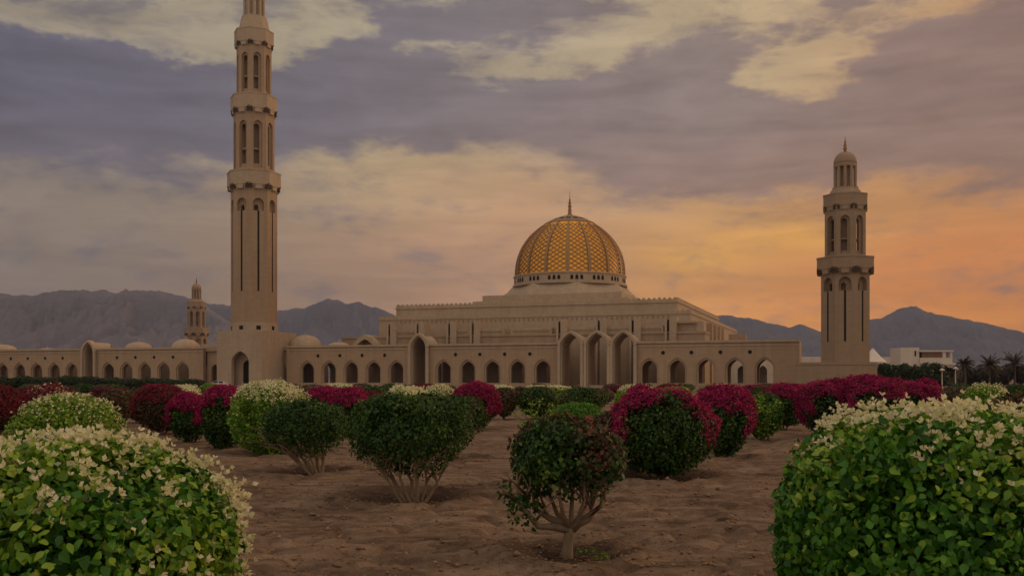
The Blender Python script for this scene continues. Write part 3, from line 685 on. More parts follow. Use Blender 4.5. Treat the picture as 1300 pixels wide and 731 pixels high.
def balcony(A0, A1, z0, z1, zc, parent, mat):
    """parapet A1 across between z0, z1; corbels from zc to z0 above shaft A0"""
    k_ = 1 / math.cos(PI / 8) / 2; mb = MB()
    mb.prism(octr(A0 * k_ * 1.02), zc, zc + (z0 - zc) * .5, octr((A0 * .6 + A1 * .4) * k_)); mb.prism(octr((A0 * .5 + A1 * .5) * k_), zc + (z0 - zc) * .5, z0, octr(A1 * k_ * .97))
    mb.prism(octr(A1 * k_), z0, z1 - .25); mb.prism(octr(A1 * k_ * 1.015), z1 - .25, z1)
    o = mb.build('balcony', mat, parent); s = A0 / 2.4142; h = z0 - zc
    for k in range(8):
        for a, nm in ((k * PI / 4, 'bracket'), (k * PI / 4 + PI / 8, 'recess')):
            n_ = Vector((math.cos(a), math.sin(a), 0)); ex = Vector((-math.sin(a), math.cos(a), 0)); q = MB()
            M_ = Matrix(((ex.x, n_.x, 0, 0), (ex.y, n_.y, 0, 0), (0, 0, 1, 0), (0, 0, 0, 1)))
            if nm == 'bracket': q.box(-s * .20, s * .20, A0 * .45, A1 / 2 * .985, zc + h * .1, z0 + .01, M_); q.build('bracket', mat, o)
            else:
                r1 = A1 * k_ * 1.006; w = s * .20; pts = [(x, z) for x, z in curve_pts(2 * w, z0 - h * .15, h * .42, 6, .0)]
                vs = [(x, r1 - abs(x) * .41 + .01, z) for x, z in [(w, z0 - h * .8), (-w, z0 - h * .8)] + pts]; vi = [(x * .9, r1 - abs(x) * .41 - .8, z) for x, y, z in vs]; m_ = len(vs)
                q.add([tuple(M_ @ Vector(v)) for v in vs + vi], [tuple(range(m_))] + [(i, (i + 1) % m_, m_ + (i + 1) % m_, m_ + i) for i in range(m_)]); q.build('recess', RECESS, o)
    return o
def lantern(A0, A1, zn0, zl0, zl1, zd, parent, mat, zf):
    """sloped neck A0->A1, columned lantern, cupola, finial"""
    k_ = .5 / math.cos(PI / 8); R = A1 / 2
    mb = MB(); mb.prism(octr(A0 * k_), zn0, zl0, octr(A1 * k_ * 1.12)); mb.prism(octr(A1 * k_ * 1.12), zl0, zl0 + .3); mb.build('neck', mat, parent)
    mb = MB(); n = 10
    for k in range(n):
        a = 2 * PI * (k + .5) / n; mb.tube([(R * .9 * math.cos(a), R * .9 * math.sin(a), zl0 + .3), (R * .9 * math.cos(a), R * .9 * math.sin(a), zl1)], [R * .15] * 2, 8)
    mb.lathe([(R * .5, zl0 + .3), (R * .5, zl1)], 12); mb.lathe([(R, zl1), (R * 1.02, zl1 + .1), (R * 1.02, zl1 + (zd - zl1) * .22)], 24); mb.build('lantern', mat, parent)
    mb = MB(); z1 = zl1 + (zd - zl1) * .22; h = zd - z1
    mb.lathe([(R * 1.02 * math.cos(t) ** .85, z1 + h * math.sin(t)) for t in np.linspace(0, PI / 2 - .03, 12)], 24); mb.build('cupola', mat, parent, True)
    hf = zf - zd; mb = MB(); w = R * .1
    mb.lathe([(w * 2, zd - .1), (w, zd + hf * .1), (w * 2.2, zd + hf * .2), (w, zd + hf * .3), (w * 1.8, zd + hf * .4), (w * .8, zd + hf * .5), (w * 1.2, zd + hf * .6), (w * .5, zd + hf * .7), (w * .15, zf)], 10); mb.build('finial', GOLD, parent, True)

# tall tower
def minaret_tall():
    Y = 243.0; X = gx(322.5, Y); z = lambda py: gz(py, Y); k = Y / F / 1.06
    root = empty('minaret', (X, Y, 0), -TH, 'tallest minaret, cut off by the top of the picture, on a square arched block', 'minaret', 'minarets of the mosque')
    S = 12.6; zt = z(421.5); mb = MB(); h = S / 2
    arch_wall(mb, (-h, -h, 0), EU, (0, -1, 0), S, zt, [(h + .3, 4.9, .3, 6.0, 2.6)], 1.2, n=14, pointed=.25)
    mb.box(h - 1.2, h, -h + 1.2, h + 3, 0, zt); mb.box(-h, -h + 1.2, -h + 1.2, h + 3, 0, zt); mb.box(-h + 1.2, h - 1.2, h + 2, h + 3, 0, zt); mb.box(-h + .01, h - .01, -h + .01, h + 2.9, zt - .5, zt + .012)
    o = mb.build('base_block', STONE2, root)
    mb = MB(); arch_wall(mb, (-h + 1.2, -h + 2.6, 0), EU, (0, -1, 0), S - 2.4, zt - .6, [(h - .6, 2.6, .0, 5.2, 1.4)], .5, n=12, pointed=.3); mb.build('inner_portal', STONE2, o)
    mb = MB(); mb.box(-1.6, 2.0, -h + 3.4, -h + 3.5, 0, 6.5); mb.build('doorway', DARK, o)
    mb = MB(); mb.box(-h + 1.2, h - 1.2, -h + 1.2, -h + 2.6, 0, .3); mb.build('step', STONE, o)
    A = 57 * k
    mb = MB(); mb.prism(octr(A * 1.04 / 2 / math.cos(PI / 8)), zt + .02, z(410)); bb = mb.build('shaft_base', STONE2, root)
    for i in range(8):
        a = i * PI / 4; n_ = Vector((math.cos(a), math.sin(a), 0)); ex = Vector((-math.sin(a), math.cos(a), 0)); q = MB()
        M_ = Matrix(((ex.x, n_.x, 0, 0), (ex.y, n_.y, 0, 0), (0, 0, 1, 0), (0, 0, 0, 1))); w = .55
        q.box(-w, w, A * .52 - .05, A * .52 + .01, z(419.5), z(414.5), M_); q.build('window', DARK, bb)
    oct_tier('shaft', A, z(410), z(243), 'slit', root, STONE)
    balcony(A, 66 * k, z(239), z(221), z(245), root, STONE2)
    A2 = 50.5 * k; oct_tier('upper_shaft', A2, z(221), z(146), 'arch', root, STONE); balcony(A2, 57.5 * k, z(143), z(125), z(149), root, STONE2)
    A3 = 43 * k; oct_tier('upper_shaft', A3, z(125), z(62), 'arch', root, STONE); balcony(A3, 48.5 * k, z(59), z(42), z(64), root, STONE2)
    lantern(40 * k, 28 * k, z(42), z(25), z(-22), z(-48), root, STONE2, z(-80))
minaret_tall()
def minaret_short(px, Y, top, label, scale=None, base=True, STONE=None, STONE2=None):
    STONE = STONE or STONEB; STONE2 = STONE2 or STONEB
    """levels measured on the right hand tower (Y 190, horizon 482): heights above the ground in metres"""
    k0 = 190 / F
    s = (gz(top, Y)) / (CZ + (HY - 174) * k0)
    z = lambda py: (CZ + (HY - py) * k0) * s
    k = k0 * s
    root = empty('minaret', (gx(px, Y), Y, 0), -TH, label, 'minaret', 'minarets of the mosque')
    A = 58 * k
    if base:
        mb = MB(); zt = z(460); e1, e0 = 42 * k, 0
        mb.prism([(-60 * k, -30 * k), (17 * k, -30 * k), (38 * k, -9 * k), (38 * k, 30 * k), (-60 * k, 30 * k)], 0, zt)
        mb.prism([(-60 * k, -30.6 * k), (17.2 * k, -30.6 * k), (38.6 * k, -9.2 * k), (38.6 * k, 30.6 * k), (-60 * k, 30.6 * k)], zt - .5, zt - .2)
        mb.build('base_block', STONE, root)
        z0 = zt
    else: z0 = 0
    oct_tier('shaft', A, z0, z(348), 'slit', root, STONE)
    balcony(A, 68 * k, z(343), z(328), z(350), root, STONE2)
    A2 = 49 * k; oct_tier('upper_shaft', A2, z(328), z(268), 'arch', root, STONE)
    balcony(A2, 52.5 * k, z(264), z(248.5), z(270), root, STONE2)
    lantern(41 * k, 28 * k, z(248.5), z(241), z(213), z(193), root, STONE2, z(173))
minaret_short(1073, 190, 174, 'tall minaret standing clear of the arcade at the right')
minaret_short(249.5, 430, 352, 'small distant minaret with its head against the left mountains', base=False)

# ------------------------------------------------------------------ mountains
def ridge(name, pts, Y, depth, seed, mat, rug=.16, jag=.026, nA=420, nD=60, foot=476):
    px = np.array([p[0] for p in pts], float); py = np.array([p[1] for p in pts], float)
    A = np.linspace(px[0], px[-1], nA); top = np.interp(A, px, py)
    t = np.linspace(0, 1, nD); AA, TT = np.meshgrid(A, t)
    H = np.interp(AA, px, py)
    X0 = (AA - 650) / F * Y
    YY = Y - depth * .5 + TT * depth * 1.1
    crest = .52
    prof = np.where(TT < crest, (TT / crest) ** 1.25, 1 - ((TT - crest) / (1 - crest)) ** 1.4)
    XX = (AA - 650) / F * (Y + (TT - crest) * depth * .4)
    kk = Y / 6500.0
    gul = fbm2(XX / kk + fbm2(XX / kk, YY / kk, .002, 3, seed + 9) * 300, YY / kk * .45, .0045, 6, seed, .6)
    rid = 1 - np.abs(gul) * 3.2
    hm = (HY - H) / F * Y
    env = np.clip(1 - np.abs(TT - crest) / .5, 0, 1)
    Z = hm * prof * (1 - rug * 1.6 * (1 - rid) * np.clip(1 - np.abs(TT - crest) * .2, .2, 1) * np.where(np.abs(TT - crest) < .03, .15, 1))
    # keep the crest line itself jagged but near the traced one
    Z = Z + hm * jag * fbm2(XX / kk, YY / kk, .02, 4, seed + 3, .6)
    Z = Z - 6; ids = np.arange(nA * nD).reshape(nD, nA)
    # crest sits at depth Y
    Fc = np.stack([ids[:-1, :-1], ids[:-1, 1:], ids[1:, 1:], ids[1:, :-1]], -1).reshape(-1, 4)
    o = np_mesh(name, np.stack([XX, YY, Z], -1).reshape(-1, 3), Fc, mat); tag(o, kind='structure'); return o
def rock(name, c):
    m = MT(name, .95, .1); co = m.coord('Object', (1, 1, 2.5)); a = m.noise(co, .004, 8, .65); b_ = m.noise(co, .03, 6, .6)
    m.base(m.mix(.4, m.ramp(a, [(.3, tuple(x * .62 for x in c)), (.5, c), (.72, tuple(x * 1.4 for x in c))]), m.ramp(b_, [(.3, tuple(x * .6 for x in c)), (.7, tuple(x * 1.25 for x in c))]))); return m.m
ROCK = rock('hazed_sand_rock', (.165, .158, .178)); ROCK2 = rock('hazed_grey_rock', (.115, .115, .135))  # blue of the distance haze is mixed into both rock colours
ridge('hills', [(-420, 420), (-200, 380), (-60, 366), (0, 362), (60, 360), (140, 359), (190, 361), (225, 369), (245, 376), (270, 392), (300, 412), (340, 440), (380, 466), (400, 480)], 3300, 1700, 3, ROCK, .34, .010)
ridge('mountains', [(120, 440), (200, 398), (250, 379), (290, 382), (330, 390), (352, 388), (380, 385), (411, 373), (432, 377), (452, 376), (482, 386), (500, 396), (520, 408), (560, 425), (640, 440), (720, 436), (800, 424), (870, 405), (905, 396), (930, 395), (945, 397), (960, 396), (985, 405), (1012, 411), (1026, 406), (1042, 412), (1070, 420), (1100, 440)], 4700, 1700, 8, ROCK2, .26, .022, 620)
ridge('mountains', [(940, 470), (1000, 440), (1060, 420), (1104, 404), (1130, 398), (1148, 390), (1162, 383), (1178, 382), (1202, 393), (1240, 400), (1270, 406), (1300, 413), (1350, 421), (1420, 416), (1520, 440), (1700, 470)], 4500, 1700, 15, ROCK2, .26)

# ------------------------------------------------------------------ far buildings and trees at the right
def place_box(mb, px0, px1, py0, py1, Y, dep, extra=0): mb.box(gx(px0, Y) + extra, gx(px1, Y) + extra, 0, dep, max(0, gz(py1, Y)) if py1 < 479 else 0, gz(py0, Y))
Yb = 520.0; cxb = gx(1177, Yb)
vil = empty('white_house', (cxb, Yb, 0), 0, 'white modern villa with a long shaded balcony above the dark trees', 'house')
def vb(rects, name, mat, y0, y1, parent=vil):
    mb = MB()
    for px0, px1, py0, py1 in rects: mb.box(gx(px0, Yb) - cxb, gx(px1, Yb) - cxb, y0, y1, 0 if py1 > 478 else gz(py1, Yb), gz(py0, Yb))
    return mb.build(name, mat, parent)
vb([(1143, 1167, 441, 480)], 'wall', WHITEW, 0, 14)
vb([(1167.2, 1208, 454, 466)], 'balcony_front', WHITEW, -1, 0); vb([(1166, 1209.5, 444.5, 446.5)], 'roof', WHITEW, -1.5, 14)
vb([(1167.2, 1207, 466, 480)], 'lower_wall', WHITEW, .4, 14); vb([(1168, 1207, 446.6, 454)], 'back_wall', stone('tan_render', (.42, .27, .18), .05, (3, 3)), 3, 12)
vb([(1196, 1200, 446.6, 453.8)], 'column', WHITEW, -.9, .2); vb([(1205.5, 1208, 446.6, 453.8)], 'column', WHITEW, -.9, .2); vb([(1168.5, 1173, 446.8, 453.6)], 'window', DARK, 2.6, 2.9)
vb([(1161, 1163, 445, 452)], 'window', DARK, -.15, -.02); vb([(1160.5, 1163, 462, 466)], 'window', DARK, -.15, -.02)
vb([(1194, 1211, 460.5, 463)], 'ledge', WHITEW, -2, -1.05)
low = empty('low_house', (gx(1132, 560), 560, 0), 0, 'low cream flat roofed house just left of the white villa', 'house')
mb = MB(); mb.box(-6, 6, 0, 12, 0, gz(453, 560)); mb.box(6.1, 12, 4, 12, 0, gz(451.5, 560)); mb.build('wall', WHITEW, low)
mb = MB(); mb.box(-5, -3.8, -.1, .05, 10, 11.5); mb.box(-1, .2, -.1, .05, 10, 11.5); mb.box(3, 4.2, -.1, .05, 10, 11.5); mb.build('window', DARK, low)
tent = empty('tent_roof', (gx(1108, 420), 420, 0), 0, 'white pointed tent roof beside the right tower', 'canopy')
mb = MB(); h0, h1 = gz(459, 420), gz(442, 420); n = 8
mb.lathe([(5.6, h0 - .5), (5.6, h0), (3.4, h0 + (h1 - h0) * .33), (1.5, h0 + (h1 - h0) * .72), (.25, h1)], 12); mb.build('canopy', plain('tent_cloth', (.75, .68, .58), .7), tent)
mb = MB(); [mb.tube([(5.2 * math.cos(a), 5.2 * math.sin(a), 0), (5.2 * math.cos(a), 5.2 * math.sin(a), h0)], [.15, .15], 6) for a in np.linspace(0, 2 * PI, 7)[:-1]]; mb.build('posts', WHITEW, tent)
lw = empty('low_house', (gx(1030, 420), 420, 0), 0, 'low pale building seen between the arcade end and the right tower', 'house')
mb = MB(); mb.box(-13, 18, 0, 8, 0, gz(453, 420)); mb.box(-13, 18, -.3, 8.3, gz(454.5, 420), gz(453.8, 420)); mb.build('wall', WHITEW, lw)
cw = empty('courtyard_wall', UV(-160, -8), -TH, 'long plain courtyard wall glimpsed through the arches left of the prayer hall', 'wall')
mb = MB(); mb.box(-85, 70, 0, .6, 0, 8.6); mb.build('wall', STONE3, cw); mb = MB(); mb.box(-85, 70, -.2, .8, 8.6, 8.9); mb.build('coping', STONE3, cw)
# pale court building seen through the right arches
ct = empty('court_pavilion', UV(14, 34), -TH, 'pale pavilion glimpsed through the right hand arches of the arcade', 'pavilion')
mb = MB(); arch_wall(mb, (-12, 0, 0), EU, (0, -1, 0), 30, 7.5, [(4 + 5.5 * k, 2.2, 0, 4.2, 1.3) for k in range(5)], .6); mb.box(-12, 18, .6, 9, 7.1, 7.6); mb.box(-12, 18, 8.4, 9, 0, 7.1); mb.build('wall', WHITEW, ct)

def frames(n, rng):
    a = np.cross(n, rng.normal(size=n.shape)); a /= np.linalg.norm(a, axis=1, keepdims=True) + 1e-9
    return a, np.cross(n, a)
def leaf_mesh(P, Nn, size, rng, hi=False, droop=.35, wid=.74):
    """leaves at P with outward normals Nn"""
    n = len(P); nn = Nn + rng.normal(size=(n, 3)) * .75; nn[:, 2] += .35; nn /= np.linalg.norm(nn, axis=1, keepdims=True)
    a, b = frames(nn, rng); a[:, 2] -= droop; a /= np.linalg.norm(a, axis=1, keepdims=True); b = np.cross(nn, a); b /= np.linalg.norm(b, axis=1, keepdims=True) + 1e-9
    L_ = (size * rng.uniform(.45, 1.25, n))[:, None]; w = L_ * wid * rng.uniform(.8, 1.15, n)[:, None]
    if not hi:
        V = np.stack([P, P + a * L_ * .45 + b * w * .5 + nn * L_ * .12, P + a * L_, P + a * L_ * .45 - b * w * .5 + nn * L_ * .12], 1).reshape(-1, 3)
        i = np.arange(n)[:, None] * 4; Fc = np.concatenate([i + [0, 1, 2], i + [0, 2, 3]], 1).reshape(-1, 3)
        return V, Fc
    dr = -nn * L_ * rng.uniform(.0, .40, n)[:, None]; cup = rng.uniform(-.05, .22, n)[:, None]
    rows = [(.14, .27), (.40, .47), (.70, .31)]
    vs = [P, P + a * L_ * .14, P + a * L_ * .40 + dr * .15, P + a * L_ * .70 + dr * .5, P + a * L_ + dr]
    for s_ in (1, -1):
        for k, (t, w_) in enumerate(rows): vs.append(P + a * L_ * t + b * w * w_ * s_ + nn * w * cup * (w_ / .47) + dr * (0, .15, .5)[k])
    V = np.stack(vs, 1).reshape(-1, 3); i = np.arange(n)[:, None] * 11; fs = []
    for o in (5, 8):
        for t in ((0, o, 1), (o, o + 1, 2), (o, 2, 1), (o + 1, o + 2, 3), (o + 1, 3, 2), (o + 2, 4, 3)): fs.append(i + (list(t) if o == 5 else list(t[::-1])))
    return V, np.concatenate(fs, 1).reshape(-1, 3)
def bract_mesh(P, Nn, size, rng, hi=False, per=3, spread=.5):
    """each flower: a cluster of papery bracts cupped outward"""
    n = len(P)
    Pn = np.repeat(P, per, 0) + rng.normal(size=(n * per, 3)) * (size * spread)
    Nr = np.repeat(Nn, per, 0)
    out = []; 
    nn = Nr + rng.normal(size=Nr.shape) * .6; nn /= np.linalg.norm(nn, axis=1, keepdims=True)
    a, b = frames(nn, rng)
    if not hi: return _bract(Pn, nn, a, b, size, rng)
    Vs = []; Fs = []; off = 0
    for k in range(3):
        an = 2 * PI * k / 3; ax = a * math.cos(an) + b * math.sin(an); up = nn
        d = ax * .75 + up * .65; d /= np.linalg.norm(d, axis=1, keepdims=True); sd_ = np.cross(d, up); sd_ /= np.linalg.norm(sd_, axis=1, keepdims=True)
        L_ = (size * rng.uniform(.55, 1.0, len(Pn)))[:, None]; o_ = np.cross(sd_, d)
        V = np.stack([Pn, Pn + d * L_ * .5 + sd_ * L_ * .38 - o_ * L_ * -.10, Pn + d * L_ * 1.0 + o_ * L_ * .12, Pn + d * L_ * .5 - sd_ * L_ * .38 - o_ * L_ * -.10], 1).reshape(-1, 3)
        i = np.arange(len(Pn))[:, None] * 4 + off; Fs.append(np.concatenate([i + [0, 1, 2], i + [0, 2, 3]], 1).reshape(-1, 3)); Vs.append(V); off += len(V)
    return np.concatenate(Vs), np.concatenate(Fs)
def _bract(Pn, nn, a, b, size, rng):
    n = len(Pn); L_ = (size * rng.uniform(.6, 1.2, n))[:, None]
    V = np.stack([Pn - a * L_ * .5, Pn + b * L_ * .42 + nn * L_ * .2, Pn + a * L_ * .5, Pn - b * L_ * .42 + nn * L_ * .2], 1).reshape(-1, 3)
    i = np.arange(n)[:, None] * 4; return V, np.concatenate([i + [0, 1, 2], i + [0, 2, 3]], 1).reshape(-1, 3)
def wob(d, rng, K=14, fr=3.5):
    w = 0
    for k in range(K):
        f = rng.normal(size=3) * fr; w = w + np.cos(d @ f + rng.uniform(0, 6.28)) / K ** .5
    return w

def shape(rng_seed, n, hw, H, zb, p, taper, lump=.05, depth=.10, shoots=.0, flat=0):
    """points through a clipped crown: returns P, N, depth fraction"""
    rng = np.random.RandomState(rng_seed); d = rng.normal(size=(n, 3)); d /= np.linalg.norm(d, axis=1, keepdims=True)
    c = (H - zb) / 2; zc = (H + zb) / 2
    k = (np.abs(d[:, 0] / hw) ** p + np.abs(d[:, 1] / hw) ** p + np.abs(d[:, 2] / c) ** p) ** (-1 / p)
    rw = np.random.RandomState(rng_seed + 1); lum = 1 + lump * wob(d, rw, 14, 3.2) + lump * .5 * wob(d, rw, 14, 9)
    q = rng.exponential(depth, n); q = np.where(rng.rand(n) < .22, rng.rand(n) * .6, q); q = np.clip(q, 0, .85)
    q = q - (rng.rand(n) < shoots) * rng.rand(n) * .055
    r = k * lum * (1 - q); P = d * r[:, None]
    tz = np.clip(-P[:, 2] / c, 0, 1); P[:, :2] *= (1 - taper * tz ** 1.3)[:, None]
    Nn = d / np.array([hw, hw, c]); Nn /= np.linalg.norm(Nn, axis=1, keepdims=True)
    P[:, 2] += zc
    return P, Nn, q, d
def stems(hw, H, zb, rng, n, r0, spread=.10, lean=(0, 0), fork=3, fine=True):
    mb = MB()
    for k in range(n):
        a = 2 * PI * (k + rng.rand() * .8) / n; b0 = Vector((math.cos(a) * spread * rng.rand(), math.sin(a) * spread * rng.rand(), -.12))
        e = Vector((math.cos(a) * hw * rng.uniform(.35, .8) + lean[0], math.sin(a) * hw * rng.uniform(.35, .8) + lean[1], zb + (H - zb) * rng.uniform(.25, .5)))
        mid = b0.lerp(e, .45) + Vector((rng.normal() * .05, rng.normal() * .05, .03)) * hw; m2 = b0.lerp(e, .75) + Vector((rng.normal() * .06, rng.normal() * .06, 0)) * hw
        rr = r0 * rng.uniform(.6, 1.1); mb.tube([b0, b0.lerp(mid, .5) + Vector((rng.normal() * .02, rng.normal() * .02, 0)), mid, m2, e], [rr * 1.25, rr, rr * .85, rr * .6, rr * .3], 7)
        for j in range(fork):
            s0 = mid.lerp(e, rng.uniform(0, .6)); a2 = a + rng.normal() * .8
            e2 = Vector((math.cos(a2) * hw * rng.uniform(.5, .9) + lean[0], math.sin(a2) * hw * rng.uniform(.5, .9) + lean[1], zb + (H - zb) * rng.uniform(.15, .6)))
            mm = s0.lerp(e2, .5) + Vector((rng.normal() * .08, rng.normal() * .08, -.04)) * hw
            mb.tube([s0, mm, e2], [rr * .5, rr * .36, rr * .14], 5)
            if fine:
                for t_ in range(3):
                    s1 = mm.lerp(e2, rng.rand()); e3 = s1 + Vector((rng.normal(), rng.normal(), rng.rand() * 1.2)) * hw * .3
                    mb.tube([s1, s1.lerp(e3, .5) + Vector((0, 0, .02)), e3], [rr * .2, rr * .14, rr * .06], 4)
    return mb

# style table: leaf material, leaf count, leaf size, flower material, number, size, flower rule, p, taper, bottom clearance, stems(n, r, fork)
def rule(nm, d, q, P, rng, hw, H):
    n_ = wob(d, np.random.RandomState(4), 14, 5.0); dx, dy, dz = d[:, 0], d[:, 1], d[:, 2]
    if nm == 'top': s = dz * 1.3 + dx * .25 + .22 * n_ - .45
    elif nm == 'topR': s = dz * 1.0 + dx * .62 + .28 * n_ - .62 + rng.normal(size=len(d)) * .22 + np.maximum(dy, 0) * .3
    elif nm == 'topN': s = dz * 1.5 + dx * .35 + .28 * n_ - .66 + rng.normal(size=len(d)) * .25
    elif nm == 'cap': s = dz * 1.15 + np.abs(dx) * .5 + np.maximum(dy, 0) * .6 + np.minimum(dy, 0) * .60 + .34 * n_ - .12
    elif nm == 'cap2': s = dz * 1.2 + np.abs(dx) * .55 + np.maximum(dy, 0) * .6 + np.minimum(dy, 0) * .42 + .42 * n_ - .0
    elif nm == 'capfull': s = dz * 1.3 + np.abs(dx) * .6 + np.maximum(dy, 0) * .5 + np.minimum(dy, 0) * .30 + .22 * n_ + .05
    elif nm == 'bits': s = dz * .6 + .8 * n_ - 1.0
    elif nm == 'rim': s = dz * 1.5 - .75 + .2 * n_
    else: s = -np.ones(len(d))
    return s > rng.rand(len(d)) * .35
ST = {
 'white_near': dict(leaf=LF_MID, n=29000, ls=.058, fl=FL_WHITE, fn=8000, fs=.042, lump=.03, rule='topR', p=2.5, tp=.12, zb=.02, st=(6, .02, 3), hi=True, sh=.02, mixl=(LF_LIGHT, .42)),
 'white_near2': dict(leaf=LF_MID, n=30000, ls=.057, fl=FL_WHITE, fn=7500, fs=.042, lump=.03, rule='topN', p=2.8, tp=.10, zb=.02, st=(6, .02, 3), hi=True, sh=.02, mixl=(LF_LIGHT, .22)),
 'white_light': dict(leaf=LF_LIGHT, n=13000, ls=.055, fl=FL_WHITE, fn=1800, fs=.04, rule='top', p=2.3, tp=.1, zb=.03, st=(5, .02, 2)),
 'white_round': dict(leaf=LF_LIGHT, n=12000, ls=.07, fl=FL_WHITE, fn=6500, fs=.05, rule='top', p=2.4, tp=.22, zb=.12, st=(5, .025, 2), mixl=(LF_MID, .5)),
 'white_round2': dict(leaf=LF_MID, n=7000, ls=.085, fl=FL_WHITE, fn=5200, fs=.06, rule='top', p=2.4, tp=.2, zb=.1, st=(4, .025, 2)),
 'white_top': dict(leaf=LF_LIGHT, n=6500, ls=.085, fl=FL_WHITE, fn=4200, fs=.06, rule='top', p=2.5, tp=.25, zb=.15, st=(4, .025, 2)),
 'white_loose': dict(leaf=LF_LIGHT, n=5500, ls=.08, fl=FL_WHITE, fn=2500, fs=.055, rule='topR', p=2.1, tp=.25, zb=.15, st=(5, .025, 3), sh=.12),
 'vase_green': dict(lump=.10, sh=.06, leaf=LF_DARK, n=15000, ls=.055, p=3.1, tp=.34, zb=.32, st=(11, .028, 5), bark=BARKP, dep=.15, lean=(-.22, 0), off=(.22, 0)),
 'vase_big': dict(lump=.095, sh=.06, leaf=LF_DARK, n=19000, ls=.055, p=3.8, tp=.34, zb=.40, st=(9, .034, 6), bark=BARKP, dep=.12, off=(.10, 0), lean=(-.06, 0)),
 'vase_small': dict(lump=.09, leaf=LF_DARK, n=8000, ls=.06, p=2.9, tp=.42, zb=.48, st=(5, .03, 3), bark=BARKP, dep=.12, off=(-.15, 0), lean=(.12, 0), mixl=(LF_RED, .2)),
 'small_tree': dict(leaf=LF_DARK, n=11000, ls=.058, fl=FL_RED, fn=420, fs=.055, rule='bits', p=2.4, tp=.12, zb=.56, st=None, bark=BARK, dep=.16, mixl=(LF_RED, .30), hi=True, sh=.04, lump=.09),
 'mag_green': dict(sh=.08, leaf=LF_DARK, n=13000, ls=.065, fl=FL_MAG, fn=17000, fs=.046, rule='cap', p=2.6, tp=.22, zb=.10, st=(5, .03, 3), lump=.085),
 'mag': dict(leaf=LF_DARK, n=7000, ls=.08, fl=FL_MAG, fn=14000, fs=.055, rule='cap2', p=2.6, tp=.22, zb=.12, st=(5, .03, 3), lump=.085),
 'mag_dark': dict(leaf=LF_DARK, n=9000, ls=.07, fl=FL_MAG, fn=14000, fs=.055, rule='cap', p=2.6, tp=.2, zb=.08, st=(5, .03, 3)),
 'mag_rim': dict(leaf=LF_DARK, n=5000, ls=.08, fl=FL_DRED, fn=6000, fs=.06, rule='capfull', p=2.4, tp=.2, zb=.1, st=(4, .03, 2), fl2=(FL_WHITE, 1500, 'rim')),
 'dred': dict(leaf=LF_RED, n=7000, ls=.08, fl=FL_DRED, fn=6500, fs=.06, rule='capfull', p=2.5, tp=.25, zb=.12, st=(4, .03, 2)),
 'dred2': dict(leaf=LF_RED, n=4500, ls=.08, fl=FL_DRED, fn=4500, fs=.06, rule='capfull', p=2.4, tp=.2, zb=.05, st=(4, .03, 2)),
 'red_dark': dict(leaf=LF_RED, n=11000, ls=.07, fl=FL_MAG, fn=900, fs=.055, rule='bits', p=2.5, tp=.2, zb=.1, st=(5, .03, 3), mixl=(LF_DARK, .5)),
 'green_round': dict(leaf=LF_LIGHT, n=8000, ls=.08, p=2.4, tp=.25, zb=.12, st=(5, .03, 2), mixl=(LF_DARK, .6)),
 'green_dark': dict(leaf=LF_DARK, n=6000, ls=.10, p=2.4, tp=.2, zb=.1, st=(4, .03, 2), mixl=(LF_BRN, .15)),
 'bright': dict(leaf=LF_BRT, n=6000, ls=.07, p=2.3, tp=.1, zb=.05, st=(4, .02, 2), sh=.08),
 'brown': dict(leaf=LF_BRN, n=5500, ls=.09, p=2.4, tp=.3, zb=.12, st=(4, .03, 2), mixl=(LF_RED, .35)),
 'brown_red': dict(leaf=LF_RED, n=8000, ls=.065, fl=FL_DRED, fn=700, fs=.05, rule='bits', p=2.3, tp=.3, zb=.12, st=(5, .03, 3), mixl=(LF_BRN, .3)),
}
